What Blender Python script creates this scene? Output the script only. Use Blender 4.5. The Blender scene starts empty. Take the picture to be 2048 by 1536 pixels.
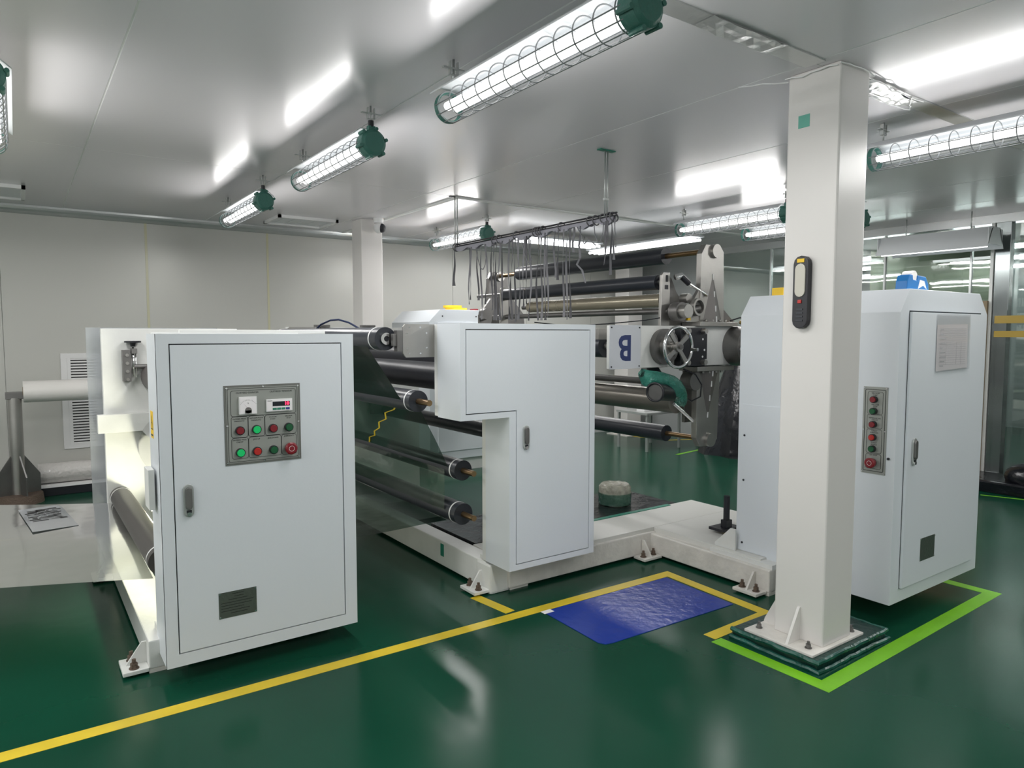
import bpy, bmesh, math, random
from mathutils import Vector, Matrix
R = random.Random(7)
S = bpy.context.scene
COL = S.collection
PI = math.pi

# ---------------------------------------------------------------- camera
cd = bpy.data.cameras.new('camera'); cam = bpy.data.objects.new('camera', cd); COL.objects.link(cam)
S.camera = cam
cam.location = (0, 0, 1.6)
cam.rotation_euler = (math.radians(90 - 4.1), 0, math.radians(-35.27))
cd.sensor_width = 36.0; cd.lens = 1400.0 / 2048.0 * 36.0
cd.clip_start = 0.05; cd.clip_end = 100
# ---------------------------------------------------------------- world and exposure
w = bpy.data.worlds.new('world'); S.world = w; w.use_nodes = True
w.node_tree.nodes['Background'].inputs[0].default_value = (0.75, 0.85, 0.85, 1)
w.node_tree.nodes['Background'].inputs[1].default_value = 0.15
S.view_settings.view_transform = 'Standard'; S.view_settings.look = 'None'
S.view_settings.gamma = 1.0; S.view_settings.use_curve_mapping = False
S.view_settings.exposure = 1.38
S.cycles.max_bounces = 8; S.cycles.caustics_reflective = False; S.cycles.caustics_refractive = False; S.cycles.adaptive_threshold = 0.02
TUBE = 1.0           # radiance of the fluorescent tubes
ZC = 2.86             # ceiling height

# ---------------------------------------------------------------- materials
MT = {}
def mat(name, col, rough=0.5, metal=0.0, emit=0.0, bump=0.0, bscale=30.0, var=0.0, vscale=4.0, coat=0.0, stretch=None, spec=None):
    m = bpy.data.materials.new(name); m.use_nodes = True
    nt = m.node_tree; b = nt.nodes['Principled BSDF']
    b.inputs['Base Color'].default_value = (*col, 1); b.inputs['Roughness'].default_value = rough
    b.inputs['Metallic'].default_value = metal
    if coat: b.inputs['Coat Weight'].default_value = coat
    if spec is not None: b.inputs['Specular IOR Level'].default_value = spec
    if emit:
        b.inputs['Emission Color'].default_value = (*col, 1); b.inputs['Emission Strength'].default_value = emit
    if bump or var:
        tc = nt.nodes.new('ShaderNodeTexCoord'); mp = nt.nodes.new('ShaderNodeMapping')
        nt.links.new(tc.outputs['Object'], mp.inputs[0])
        if stretch: mp.inputs['Scale'].default_value = stretch
    if bump:
        n = nt.nodes.new('ShaderNodeTexNoise'); n.inputs['Scale'].default_value = bscale; n.inputs['Detail'].default_value = 3
        nt.links.new(mp.outputs[0], n.inputs['Vector'])
        bp = nt.nodes.new('ShaderNodeBump'); bp.inputs['Strength'].default_value = bump; bp.inputs['Distance'].default_value = 0.02
        nt.links.new(n.outputs[0], bp.inputs['Height']); nt.links.new(bp.outputs[0], b.inputs['Normal'])
    if var:
        n = nt.nodes.new('ShaderNodeTexNoise'); n.inputs['Scale'].default_value = vscale; n.inputs['Detail'].default_value = 5
        nt.links.new(mp.outputs[0], n.inputs['Vector'])
        r = nt.nodes.new('ShaderNodeValToRGB')
        r.color_ramp.elements[0].position = 0.3; r.color_ramp.elements[1].position = 0.7
        r.color_ramp.elements[0].color = (*[max(0, c * (1 - var)) for c in col], 1)
        r.color_ramp.elements[1].color = (*[min(1, c * (1 + var)) for c in col], 1)
        nt.links.new(n.outputs[0], r.inputs[0]); nt.links.new(r.outputs[0], b.inputs['Base Color'])
        mr = nt.nodes.new('ShaderNodeMapRange'); mr.inputs['To Min'].default_value = rough * 0.8; mr.inputs['To Max'].default_value = min(1, rough * 1.25)
        nt.links.new(n.outputs[0], mr.inputs['Value']); nt.links.new(mr.outputs[0], b.inputs['Roughness'])
    MT[name] = m
    return m
def film(name, tint, gloss, diff, dcol, rough=0.06, bump=0.15, bscale=3.0):
    """clear plastic or glass: light passes tinted, part is mirrored by Fresnel, a little is scattered"""
    m = bpy.data.materials.new(name); m.use_nodes = True; nt = m.node_tree; N = nt.nodes
    N.remove(N['Principled BSDF']); out = N['Material Output']
    t = N.new('ShaderNodeBsdfTransparent'); t.inputs[0].default_value = (*tint, 1)
    g = N.new('ShaderNodeBsdfGlossy'); g.inputs['Roughness'].default_value = rough
    d = N.new('ShaderNodeBsdfDiffuse'); d.inputs[0].default_value = (*dcol, 1)
    fr = N.new('ShaderNodeFresnel'); fr.inputs['IOR'].default_value = 1.5
    mu = N.new('ShaderNodeMath'); mu.operation = 'MULTIPLY_ADD'; mu.inputs[1].default_value = gloss; mu.inputs[2].default_value = 0.02; mu.use_clamp = True
    nt.links.new(fr.outputs[0], mu.inputs[0])
    m1 = N.new('ShaderNodeMixShader'); m1.inputs[0].default_value = diff
    nt.links.new(t.outputs[0], m1.inputs[1]); nt.links.new(d.outputs[0], m1.inputs[2])
    m2 = N.new('ShaderNodeMixShader'); nt.links.new(mu.outputs[0], m2.inputs[0])
    nt.links.new(m1.outputs[0], m2.inputs[1]); nt.links.new(g.outputs[0], m2.inputs[2])
    nt.links.new(m2.outputs[0], out.inputs[0])
    if bump:
        tc = N.new('ShaderNodeTexCoord'); n = N.new('ShaderNodeTexNoise'); n.inputs['Scale'].default_value = bscale; n.inputs['Detail'].default_value = 3
        nt.links.new(tc.outputs['Object'], n.inputs['Vector'])
        bp = N.new('ShaderNodeBump'); bp.inputs['Strength'].default_value = bump; bp.inputs['Distance'].default_value = 0.05
        nt.links.new(n.outputs[0], bp.inputs['Height'])
        nt.links.new(bp.outputs[0], g.inputs['Normal']); nt.links.new(bp.outputs[0], fr.inputs['Normal'])
    MT[name] = m
mat('ceiling', (0.74, 0.72, 0.745), 0.24, 0.08, bump=0.12, bscale=0.9, spec=0.4)
mat('seam', (0.85, 0.86, 0.84), 0.6)
mat('alu', (0.62, 0.63, 0.62), 0.3, 0.7, bump=0.25, bscale=14)
mat('wall', (0.58, 0.58, 0.545), 0.33, 0.1, bump=0.10, bscale=0.8)
mat('cove', (0.52, 0.54, 0.54), 0.25, 0.5)
mat('floor', (0.005, 0.052, 0.029), 0.20, bump=0.035, bscale=5, var=0.08, vscale=1.4, spec=0.2)
mat('yellow_tape', (0.66, 0.49, 0.025), 0.4, var=0.12, vscale=5)
mat('green_tape', (0.17, 0.48, 0.01), 0.35, var=0.12, vscale=5)
mat('mat_blue', (0.012, 0.04, 0.30), 0.25, bump=0.25, bscale=16, spec=0.3)
mat('cab', (0.70, 0.74, 0.78), 0.38, coat=0.15, bump=0.02, bscale=60)
mat('cab_inner', (0.004, 0.012, 0.016), 0.8)
mat('machine_white', (0.72, 0.73, 0.71), 0.42, bump=0.05, bscale=25, var=0.05, vscale=6)
mat('column_white', (0.70, 0.68, 0.66), 0.33, bump=0.06, bscale=7)
mat('worn_white', (0.68, 0.66, 0.62), 0.45, bump=0.2, bscale=30, var=0.1, vscale=9)
mat('rust', (0.15, 0.11, 0.085), 0.7, 0.4, bump=0.5, bscale=80)
mat('steel', (0.42, 0.41, 0.39), 0.34, 0.9, bump=0.05, bscale=20, var=0.12, vscale=3)
mat('rib_steel', (0.15, 0.142, 0.135), 0.5, 0.4)
mat('sealant', (0.62, 0.60, 0.42), 0.25)
mat('dark_steel', (0.21, 0.205, 0.20), 0.4, 0.85, bump=0.05, bscale=20, var=0.15, vscale=4)
mat('chrome', (0.75, 0.75, 0.75), 0.08, 1.0)
mat('brass', (0.25, 0.165, 0.085), 0.3, 0.9)
mat('rubber', (0.028, 0.032, 0.042), 0.32, bump=0.02, bscale=60)
mat('rubber_brown', (0.05, 0.045, 0.042), 0.38)
mat('grey_rubber', (0.10, 0.09, 0.088), 0.45)
mat('tan_roll', (0.42, 0.38, 0.29), 0.25, 0.5, var=0.1, vscale=2)
mat('steel_roll', (0.30, 0.28, 0.25), 0.3, 0.75, var=0.1, vscale=2)
mat('black', (0.012, 0.013, 0.018), 0.4)
mat('black_gloss', (0.006, 0.007, 0.01), 0.2, bump=0.5, bscale=9)
mat('navy', (0.02, 0.035, 0.13), 0.4)
mat('sign', (0.56, 0.58, 0.62), 0.35, bump=0.05, bscale=20)
mat('panel', (0.33, 0.345, 0.32), 0.45, 0.25)
mat('panel_rim', (0.20, 0.205, 0.19), 0.4, 0.5)
mat('plate', (0.15, 0.17, 0.145), 0.35, 0.7, bump=0.1, bscale=60)
mat('ink', (0.01, 0.01, 0.012), 0.5)
mat('white', (0.80, 0.80, 0.80), 0.5)
mat('paper', (0.88, 0.85, 0.87), 0.6)
mat('grey_ink', (0.45, 0.45, 0.47), 0.6)
mat('red', (0.22, 0.012, 0.02), 0.3)
mat('red_light', (0.50, 0.025, 0.02), 0.3)
mat('green', (0.008, 0.10, 0.035), 0.3)
mat('green_on', (0.005, 0.30, 0.08), 0.3, emit=0.25)
mat('led_red', (1.0, 0.03, 0.10), 0.4, emit=1.0)
mat('lcd', (0.006, 0.009, 0.016), 0.2)
mat('key_blue', (0.03, 0.03, 0.25), 0.4)
mat('key_green', (0.03, 0.22, 0.14), 0.4)
mat('cap_green', (0.055, 0.19, 0.155), 0.45, bump=0.2, bscale=60)
mat('hood', (0.72, 0.74, 0.76), 0.4)
mat('cage', (0.30, 0.31, 0.32), 0.45, 0.3)
mat('tube', (1.0, 0.985, 0.96), 0.5, emit=TUBE)
mat('strip_light', (0.97, 0.98, 1.0), 0.5, emit=1.3)
mat('warm_tube', (1.0, 0.97, 0.80), 0.5, emit=8.0)
mat('cloth_grey', (0.20, 0.20, 0.215), 0.85)
mat('cloth_dark', (0.13, 0.13, 0.14), 0.85)
mat('sleeve_cloth', (0.30, 0.30, 0.34), 0.85)
mat('galv', (0.50, 0.52, 0.51), 0.35, 0.6)
mat('wrap_teal', (0.01, 0.085, 0.065), 0.25, bump=0.6, bscale=16, var=0.4, vscale=9)
mat('tape_teal', (0.12, 0.42, 0.33), 0.4)
mat('tape_deep', (0.01, 0.20, 0.13), 0.4)
mat('pedestal', (0.006, 0.035, 0.028), 0.3, bump=0.3, bscale=30)
mat('blue_plastic', (0.01, 0.16, 0.45), 0.35)
mat('yellow', (0.85, 0.55, 0.02), 0.5)
mat('card', (0.28, 0.22, 0.14), 0.8)
mat('foam', (0.80, 0.78, 0.75), 0.35, bump=0.08, bscale=14)
mat('bubble', (0.60, 0.58, 0.56), 0.15, bump=0.6, bscale=25)
mat('reel', (0.42, 0.41, 0.34), 0.25, bump=0.5, bscale=25, var=0.25, vscale=20)
mat('lens_white', (0.55, 0.53, 0.46), 0.3)
mat('hose', (0.01, 0.02, 0.06), 0.3)
mat('deck', (0.64, 0.64, 0.61), 0.35, bump=0.04, bscale=12)
mat('partition_steel', (0.27, 0.30, 0.30), 0.16, 0.8, bump=0.12, bscale=1.2)
mat('grey_wall', (0.42, 0.44, 0.44), 0.3, 0.2)
mat('far_light', (0.97, 0.98, 1.0), 0.5, emit=8.0)
mat('pale_board', (0.85, 0.85, 0.66), 0.2, 0.1, bump=0.25, bscale=2)
mat('amber', (0.40, 0.27, 0.04), 0.4)
mat('cloth_pale', (0.45, 0.52, 0.48), 0.6)
film('glass', (0.86, 0.93, 0.90), 3.2, 0.04, (0.3, 0.4, 0.38), 0.02, 0.05, 1.0)
film('lamp_glass', (0.95, 0.96, 0.97), 0.12, 0.0, (0.8, 0.8, 0.8), 0.05, 0)
film('clear_film', (0.82, 0.87, 0.80), 3.6, 0.34, (0.80, 0.86, 0.72), 0.10, 0.12, 1.6)
film('dark_film', (0.26, 0.36, 0.31), 1.6, 0.05, (0.02, 0.06, 0.05), 0.12, 0.15, 2.0)
film('black_film', (0.015, 0.025, 0.025), 1.2, 0.10, (0.01, 0.02, 0.025), 0.18, 0.2, 1.5)
film('light_film', (0.55, 0.68, 0.58), 1.2, 0.10, (0.12, 0.22, 0.16), 0.08, 0.25, 2.0)
film('acrylic', (0.88, 0.90, 0.92), 0.8, 0.42, (0.62, 0.65, 0.68), 0.05, 0)
film('sleeve', (0.98, 0.98, 0.98), 0.5, 0.04, (0.8, 0.8, 0.8), 0.1, 0)
film('bag_teal', (0.45, 0.85, 0.75), 0.9, 0.42, (0.06, 0.42, 0.32), 0.25, 0.8, 20)
film('wrap_clear', (0.75, 0.9, 0.84), 0.9, 0.22, (0.05, 0.32, 0.24), 0.25, 0.8, 20)

# ---------------------------------------------------------------- mesh helpers
class MB:
    def __init__(s, M=None):
        s.v = []; s.f = []; s.mi = []; s.cur = 0; s.mats = []; s.M = M; s.sm = []
    def m(s, name):
        if name not in s.mats: s.mats.append(name)
        s.cur = s.mats.index(name); return s
    def add(s, vs, fs, smooth=False):
        o = len(s.v)
        for p in vs:
            p = Vector(p)
            s.v.append(s.M @ p if s.M else p)
        for f in fs:
            s.f.append([i + o for i in f]); s.mi.append(s.cur); s.sm.append(smooth)
        return s
    def box(s, x0, x1, y0, y1, z0, z1):
        x0, x1 = min(x0, x1), max(x0, x1); y0, y1 = min(y0, y1), max(y0, y1); z0, z1 = min(z0, z1), max(z0, z1)
        return s.add([(x0,y0,z0),(x1,y0,z0),(x1,y1,z0),(x0,y1,z0),(x0,y0,z1),(x1,y0,z1),(x1,y1,z1),(x0,y1,z1)],
              [(0,3,2,1),(4,5,6,7),(0,1,5,4),(1,2,6,5),(2,3,7,6),(3,0,4,7)])
    def cyl(s, a, b, r, r2=None, n=24, caps=True):
        a, b = Vector(a), Vector(b); r2 = r if r2 is None else r2
        d = (b - a).normalized(); u = d.orthogonal().normalized(); v = d.cross(u)
        A = [a + r * (math.cos(2*PI*i/n) * u + math.sin(2*PI*i/n) * v) for i in range(n)]
        B = [b + r2 * (math.cos(2*PI*i/n) * u + math.sin(2*PI*i/n) * v) for i in range(n)]
        s.add(A + B, [(i, (i+1) % n, n + (i+1) % n, n + i) for i in range(n)], True)
        if caps: s.add(A + B, [tuple(range(n))[::-1], tuple(range(n, 2*n))])
        return s
    def prism(s, poly, ax, a, b):
        """poly in the two other axes (cyclic order kept x,y,z), extruded along ax"""
        def P(p, t):
            if ax == 'y': return (p[0], t, p[1])
            if ax == 'x': return (t, p[0], p[1])
            return (p[0], p[1], t)
        n = len(poly)
        return s.add([P(p, a) for p in poly] + [P(p, b) for p in poly],
            [tuple(range(n)), tuple(range(n, 2*n))[::-1]] + [(i, n + i, n + (i+1) % n, (i+1) % n) for i in range(n)])
    def torus(s, c, axis, R_, r, n=32, k=8):
        c = Vector(c); axis = Vector(axis).normalized(); u = axis.orthogonal().normalized(); v = axis.cross(u)
        vs = []
        for i in range(n):
            t = 2*PI*i/n; d = math.cos(t)*u + math.sin(t)*v
            for j in range(k):
                q = 2*PI*j/k; vs.append(c + d*(R_ + r*math.cos(q)) + axis*(r*math.sin(q)))
        return s.add(vs, [(i*k+j, ((i+1) % n)*k+j, ((i+1) % n)*k+(j+1) % k, i*k+(j+1) % k) for i in range(n) for j in range(k)], True)
    def tube(s, pts, r, n=8):
        pts = [Vector(p) for p in pts]; rings = []
        up = None
        for i, p in enumerate(pts):
            d = (pts[min(i+1, len(pts)-1)] - pts[max(i-1, 0)]).normalized()
            u = d.orthogonal().normalized() if up is None else (up - d*up.dot(d)).normalized()
            up = u; v = d.cross(u)
            rings.append([p + r*(math.cos(2*PI*j/n)*u + math.sin(2*PI*j/n)*v) for j in range(n)])
        vs = [q for rr in rings for q in rr]
        fs = [(i*n+j, i*n+(j+1) % n, (i+1)*n+(j+1) % n, (i+1)*n+j) for i in range(len(pts)-1) for j in range(n)]
        s.add(vs, fs, True); m = len(vs)
        return s.add(rings[0] + rings[-1], [tuple(range(n))[::-1], tuple(range(n, 2*n))])
    def ring(s, a, b, ro, ri, n=28):
        a, b = Vector(a), Vector(b); d = (b-a).normalized(); u = d.orthogonal().normalized(); v = d.cross(u)
        C = lambda c, r: [c + r*(math.cos(2*PI*i/n)*u + math.sin(2*PI*i/n)*v) for i in range(n)]
        vs = C(a, ro) + C(b, ro) + C(b, ri) + C(a, ri)
        for q in range(4):
            s.add(vs, [(q*n+i, q*n+(i+1) % n, ((q+1) % 4)*n+(i+1) % n, ((q+1) % 4)*n+i) for i in range(n)], q in (0, 2))
        return s
    def sphere(s, c, rx, ry, rz, n=16, k=10):
        vs = [(c[0]+rx*math.sin(PI*j/k)*math.cos(2*PI*i/n), c[1]+ry*math.sin(PI*j/k)*math.sin(2*PI*i/n), c[2]+rz*math.cos(PI*j/k)) for j in range(k+1) for i in range(n)]
        return s.add(vs, [(j*n+i, (j+1)*n+i, (j+1)*n+(i+1) % n, j*n+(i+1) % n) for j in range(k) for i in range(n)], True)
    def text(s, body, x, y, size, z=0.0, bold=0.0, align='CENTER', sx=1.0, rot=0.0, depth=0.0006):
        """lettering in the local u-v plane of this builder"""
        c = bpy.data.curves.new('lettering', 'FONT'); c.body = body; c.size = size; c.align_x = align; c.align_y = 'CENTER'
        c.offset = bold; c.extrude = depth; c.resolution_u = 3; c.fill_mode = 'BOTH'
        o = bpy.data.objects.new('lettering', c); COL.objects.link(o)
        dg = bpy.context.evaluated_depsgraph_get(); me = bpy.data.meshes.new_from_object(o.evaluated_get(dg))
        cr, sr = math.cos(rot), math.sin(rot)
        vs = []
        for p in me.vertices:
            a, b_ = p.co.x*sx, p.co.y
            vs.append((x + a*cr - b_*sr, y + a*sr + b_*cr, z + p.co.z))
        s.add(vs, [tuple(p.vertices) for p in me.polygons])
        bpy.data.objects.remove(o); bpy.data.meshes.remove(me); bpy.data.curves.remove(c)
        return s
    def build(s, name, parent=None, bevel=0.0, mat=None, seg=2, fix=True):
        off = Vector((0, 0, 0)); q = parent
        while q is not None: off += q.location; q = q.parent
        me = bpy.data.meshes.new(name)
        me.from_pydata([tuple(p - off) for p in s.v], [], s.f)
        for mm in s.mats: me.materials.append(MT[mm])
        me.polygons.foreach_set('material_index', s.mi); me.polygons.foreach_set('use_smooth', s.sm)
        bm = bmesh.new(); bm.from_mesh(me)
        if fix:
            bmesh.ops.remove_doubles(bm, verts=bm.verts, dist=1e-6)
            bmesh.ops.recalc_face_normals(bm, faces=bm.faces)
        if bevel:
            ed = [e for e in bm.edges if len(e.link_faces) == 2 and e.calc_face_angle(0) > 0.6]
            bmesh.ops.bevel(bm, geom=ed, offset=bevel, segments=seg, affect='EDGES', profile=0.6, clamp_overlap=True)
        else:
            for e in bm.edges:
                if len(e.link_faces) == 2 and e.calc_face_angle(0) > 0.6: e.smooth = False
        bm.to_mesh(me); bm.free(); me.update()
        o = bpy.data.objects.new(name, me); COL.objects.link(o)
        if parent is not None: o.parent = parent
        return o
def thing(name, loc, label, cat, group=None):
    o = bpy.data.objects.new(name, None); o.empty_display_size = 0.1; o.location = loc; COL.objects.link(o)
    return tag(o, label, cat, group)
def tag(o, label, cat, group=None):
    o['label'] = label; o['category'] = cat
    if group: o['group'] = group
    return o
def struct(o): o['kind'] = 'structure'; return o
def B(mat_, *boxes, M=None):
    b = MB(M).m(mat_)
    for q in boxes: b.box(*q)
    return b
def dup(o, loc):
    c = o.copy(); COL.objects.link(c); c.location = loc
    for ch in o.children:
        d = ch.copy(); COL.objects.link(d); d.parent = c
        for g in ch.children:
            e = g.copy(); COL.objects.link(e); e.parent = d
    return c
def frame(o, u, n):
    """matrix with local x = u, local y = world z, local z = n (outward)"""
    u, n = Vector(u), Vector(n); v = Vector((0, 0, 1))
    return Matrix(((u.x, v.x, n.x, o[0]), (u.y, v.y, n.y, o[1]), (u.z, v.z, n.z, o[2]), (0, 0, 0, 1)))

# ================================================================ SETTING
XL, XR, YF, YB = -4.2, 8.6, -4.0, 8.5
fl = struct(B('floor', (XL, 14, YF, YB, -0.1, 0)).build('floor'))
ce = struct(B('seam', (XL, 14, YF, YB, ZC + 0.0012, ZC + 0.1)).build('ceiling'))
xs = [XL, -3.02, -1.87, -0.72, 0.435, 1.78, 3.08, 4.23, 5.38, 6.53, 7.62, XR]
ys = [YF, -1.9, 1.93, 5.65, YB]
for i in range(len(xs) - 1):
    for j in range(len(ys) - 1):
        B('ceiling', (xs[i] + 0.0045, xs[i+1] - 0.0045, ys[j] + 0.003, ys[j+1] - 0.003, ZC, ZC + 0.0012)).build('panel', ce)
wb = struct(B('seam', (XL, 14, YB + 0.01, YB + 0.1, 0, ZC + 0.1)).build('wall_back'))
wx = [XL, -2.6, -1.36, -0.1, 1.185, 2.47, 3.75, 5.0, 6.28, 7.56, XR]
for i in range(len(wx) - 1):
    B('wall', (wx[i] + 0.003, wx[i+1] - 0.003, YB, YB + 0.01, 0, ZC)).build('panel', wb)
for k, x in enumerate((1.185, 2.47)):
    struct(MB().m('sealant').box(x - 0.012, x + 0.012, YB - 0.004, YB, 0.1, ZC - 0.08).build('trim_%d' % (k + 1)))
def cove(name, pts, ax, a, b):
    return struct(MB().m('cove').prism(pts, ax, a, b).build(name))
q = [(YB - 0.075 * (1 - math.sin(t)), ZC - 0.075 * (1 - math.cos(t))) for t in [i * PI / 12 for i in range(7)]]
q = [(YB - 0.075 + 0.075 * math.sin(t), ZC - 0.075 + 0.075 * math.cos(t)) for t in [i * PI / 12 for i in range(7)]]
cove('trim_3', [(YB - 0.085, ZC)] + [(YB - 0.08 + 0.08 * (1 - math.cos(t)), ZC - 0.08 * math.sin(t)) for t in [i * PI / 12 for i in range(7)]] + [(YB, ZC)], 'x', XL, XR)
struct(MB().m('cove').prism([(YB, 0), (YB, 0.07), (YB - 0.02, 0.03), (YB - 0.06, 0)], 'x', XL, XR).build('baseboard_back'))
struct(B('white', (XL - 0.1, XL, YF, YB, 0, ZC)).build('wall_left'))
struct(B('white', (XL, 14, YF - 0.1, YF, 0, ZC)).build('wall_front'))
# aluminium cover strips on the ceiling round the column
struct(B('alu', (XL, 3.10, 1.88, 1.98, ZC - 0.006, ZC)).build('trim_4'))
struct(B('alu', (3.44, XR, 1.88, 1.98, ZC - 0.006, ZC)).build('trim_5'))
struct(B('seam', (3.36, 3.40, 5.68, YB - 0.1, ZC - 0.012, ZC), (3.36, XR, 5.64, 5.68, ZC - 0.012, ZC)).build('trim_6'))
# right hand partition: solid corner piece, then glass bays with steel posts
struct(B('grey_wall', (XR, XR + 0.08, 7.2, YB, 0, ZC)).build('wall_right'))
struct(B('cove', (XR - 0.05, XR + 0.1, YF, 7.2, ZC - 0.09, ZC)).build('trim_7'))
struct(B('cove', (XR - 0.02, XR + 0.08, YF, 7.2, 0, 0.08)).build('baseboard_right'))
bays = [7.2, 5.95, 4.38, 3.44, 3.2, 1.9, 0.6, -0.8, -2.2, YF]
for i in range(len(bays) - 1):
    a, b = bays[i], bays[i+1]
    o = struct(B('galv', (XR, XR + 0.04, a - 0.02, a, 0.08, ZC - 0.09)).build('window_%d' % (i + 1)))
    B('glass', (XR + 0.015, XR + 0.025, b, a - 0.02, 0.08, ZC - 0.09)).build('pane', o)
# the room beyond the glass
struct(B('grey_wall', (13.9, 14.0, YF, YB, 0, ZC)).build('wall_far'))
for i, (x, y, z, l) in enumerate([(9.6, 5.2, 2.62, 1.3), (9.6, 3.4, 2.62, 1.3), (11.0, 5.8, 2.62, 1.3), (11.0, 4.0, 2.62, 1.3), (12.4, 6.5, 2.62, 1.3), (12.4, 4.6, 2.62, 1.3), (10.2, 1.6, 2.62, 1.3), (12.4, 2.6, 2.62, 1.3)]):
    t = thing('ceiling_light', (x, y, z), 'bare tube light in the room behind the glass, ' + ('nearest row, farther one', 'nearest row, nearer one', 'second row, farther one', 'second row, nearer one', 'third row, farther one', 'third row, nearer one', 'right of the steel post, nearer row', 'right of the steel post, farther row')[i], 'light', 'tube lights seen through the glass partition')
    B('hood', (x - 0.07, x + 0.07, y - l/2, y + l/2, z + 0.03, z + 0.06), (x - 0.01, x + 0.01, y - 0.01, y + 0.01, z + 0.06, ZC + 0.006)).build('reflector', t)
    MB().m('far_light').cyl((x, y - l/2 + 0.02, z), (x, y + l/2 - 0.02, z), 0.022, n=12).build('light_tube', t)
# board, steel post and stored things beyond or against the glass
t = tag(B('pale_board', (9.0, 9.04, 3.35, 4.75, 0.0, 2.66)).build('board'), 'pale yellowish board behind the glass over the tall cabinet', 'board')
t = thing('steel_post', (8.56, 3.1, 0), 'broad grey steel post at the right end of the glass partition', 'post')
B('partition_steel', (8.50, 8.60, 3.02, 3.16, 0, ZC - 0.09)).build('post', t, 0.004)
B('seam', (8.49, 8.6, 3.17, 3.20, 0.1, ZC - 0.09)).build('edge_strip', t)
t = tag(B('card', (8.44, 8.475, 3.19, 3.95, 0.03, 1.95)).build('board', None, 0.002), 'brown cardboard sheet standing behind the tall white cabinet', 'board')
t = thing('safety_band', (8.48, 2.0, 0), 'two amber bands across the glass at the right edge of the photo', 'band')
B('amber', (8.478, 8.482, -1, 3.13, 1.71, 1.79)).build('band', t); B('amber', (8.478, 8.482, -1, 3.13, 1.565, 1.63)).build('band', t)
B('partition_steel', (8.482, 8.50, 3.02, 3.10, 0.125, 1.85)).build('upright', t); B('partition_steel', (8.482, 8.50, -1, -0.92, 0.125, 1.85)).build('upright', t)
t = thing('rack', (10.2, 2.2, 0), 'dim steel rack with pale rolls standing behind the glass at far right', 'rack')
for z in (0.25, 0.7, 1.15, 1.6, 2.0): B('dark_steel', (10.0, 10.6, -0.5, 3.2, z, z + 0.05)).build('shelf', t)
for y in (-0.45, 1.0, 3.1): B('galv', (10.0, 10.05, y, y + 0.05, 0, 2.3)).build('upright', t)
for k in range(4):
    MB().m('steel').cyl((10.3, -0.3, 1.28 + 0.0), (10.3, 3.0, 1.28), 0.075).build('roll', t) if k == 0 else MB().m('cloth_pale').cyl((10.25, -0.3, (0.38, 0.83, 1.73)[k-1]), (10.25, 2.9, (0.38, 0.83, 1.73)[k-1]), 0.075).build('roll', t)
b = MB().m('cloth_pale').prism([(2.96, 1.46), (2.6, 1.52), (2.2, 1.2), (2.9, 1.08), (3.02, 1.12)], 'x', 9.3, 9.5)
tag(b.build('cloth', None, 0.02), 'pale green cloth draped behind the glass at the right edge', 'cloth')
t = thing('plinth', (8.2, 2.6, 0), 'low black plastic-wrapped plinth on the floor below the glass', 'plinth')
MB().m('black_gloss').box(7.95, 8.5, -1.5, 3.35, 0, 0.12).build('base', t, 0.02)
MB().m('black_gloss').sphere((8.2, 2.55, 0.17), 0.22, 0.32, 0.16).build('wrap', t)
# ================================================================ FLOOR TAPE
def strip(pts, w, m, name, label, grp=None):
    b = MB().m(m); vs = []; n = len(pts)
    pts = [Vector((p[0], p[1], 0)) for p in pts]
    for i, p in enumerate(pts):
        d0 = (p - pts[i-1]).normalized() if i else None; d1 = (pts[i+1] - p).normalized() if i < n-1 else None
        if d0 is None: d0 = d1
        if d1 is None: d1 = d0
        n0 = Vector((-d0.y, d0.x, 0)); n1 = Vector((-d1.y, d1.x, 0)); mm = (n0 + n1).normalized(); k = w / 2 / max(0.3, mm.dot(n0))
        vs += [p + mm*k, p - mm*k]
    vs = [(v.x, v.y, 0.0) for v in vs] + [(v.x, v.y, 0.0012) for v in vs]
    o = 2*n; fs = []
    for i in range(n-1):
        a, b2, c, d = 2*i, 2*i+1, 2*i+3, 2*i+2
        fs += [(a, b2, c, d), (a+o, d+o, c+o, b2+o), (a, d, d+o, a+o), (b2, b2+o, c+o, c)]
    fs += [(0, o, o+1, 1), (2*n-2, 2*n-1, o+2*n-1, o+2*n-2)]
    b.add(vs, fs)
    return tag(b.build(name), label, 'tape', grp)
strip([(-1.2, 3.21), (3.49, 3.135), (3.455, 2.35), (2.93, 2.335)], 0.075, 'yellow_tape', 'floor_tape', 'long yellow floor tape running across the aisle and round the blue mat')
strip([(2.22, 3.535), (2.262, 3.215)], 0.07, 'yellow_tape', 'floor_tape', 'short yellow tape stub from the middle cabinet foot to the long line')
strip([(2.93, 2.29), (2.94, 1.69), (4.86, 1.735), (4.85, 3.2)], 0.08, 'green_tape', 'floor_tape', 'bright lime green floor tape round the column and under the tall cabinet')
strip([(7.75, 8.1), (7.84, 7.75), (7.95, 7.2), (8.4, 7.0)], 0.05, 'yellow_tape', 'floor_tape', 'thin yellow tape on the floor near the back right column')
strip([(7.1, 6.25), (7.93, 6.38), (8.5, 6.55)], 0.05, 'green_tape', 'floor_tape', 'thin green tape on the far floor, upper of the two lines')
strip([(7.93, 6.38), (8.35, 5.8)], 0.05, 'green_tape', 'floor_tape', 'thin green tape on the far floor, lower of the two lines')
strip([(7.78, 2.92), (7.9, 2.58), (8.1, 1.9)], 0.03, 'green_tape', 'floor_tape', 'thin green tape line before the black plinth at right')
b = MB().m('mat_blue')
b.prism([(2.415, 3.105), (2.40, 2.62), (2.42, 2.585), (2.46, 2.575), (3.405, 2.545), (3.425, 3.09)], 'z', 0.0, 0.0035)
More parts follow.
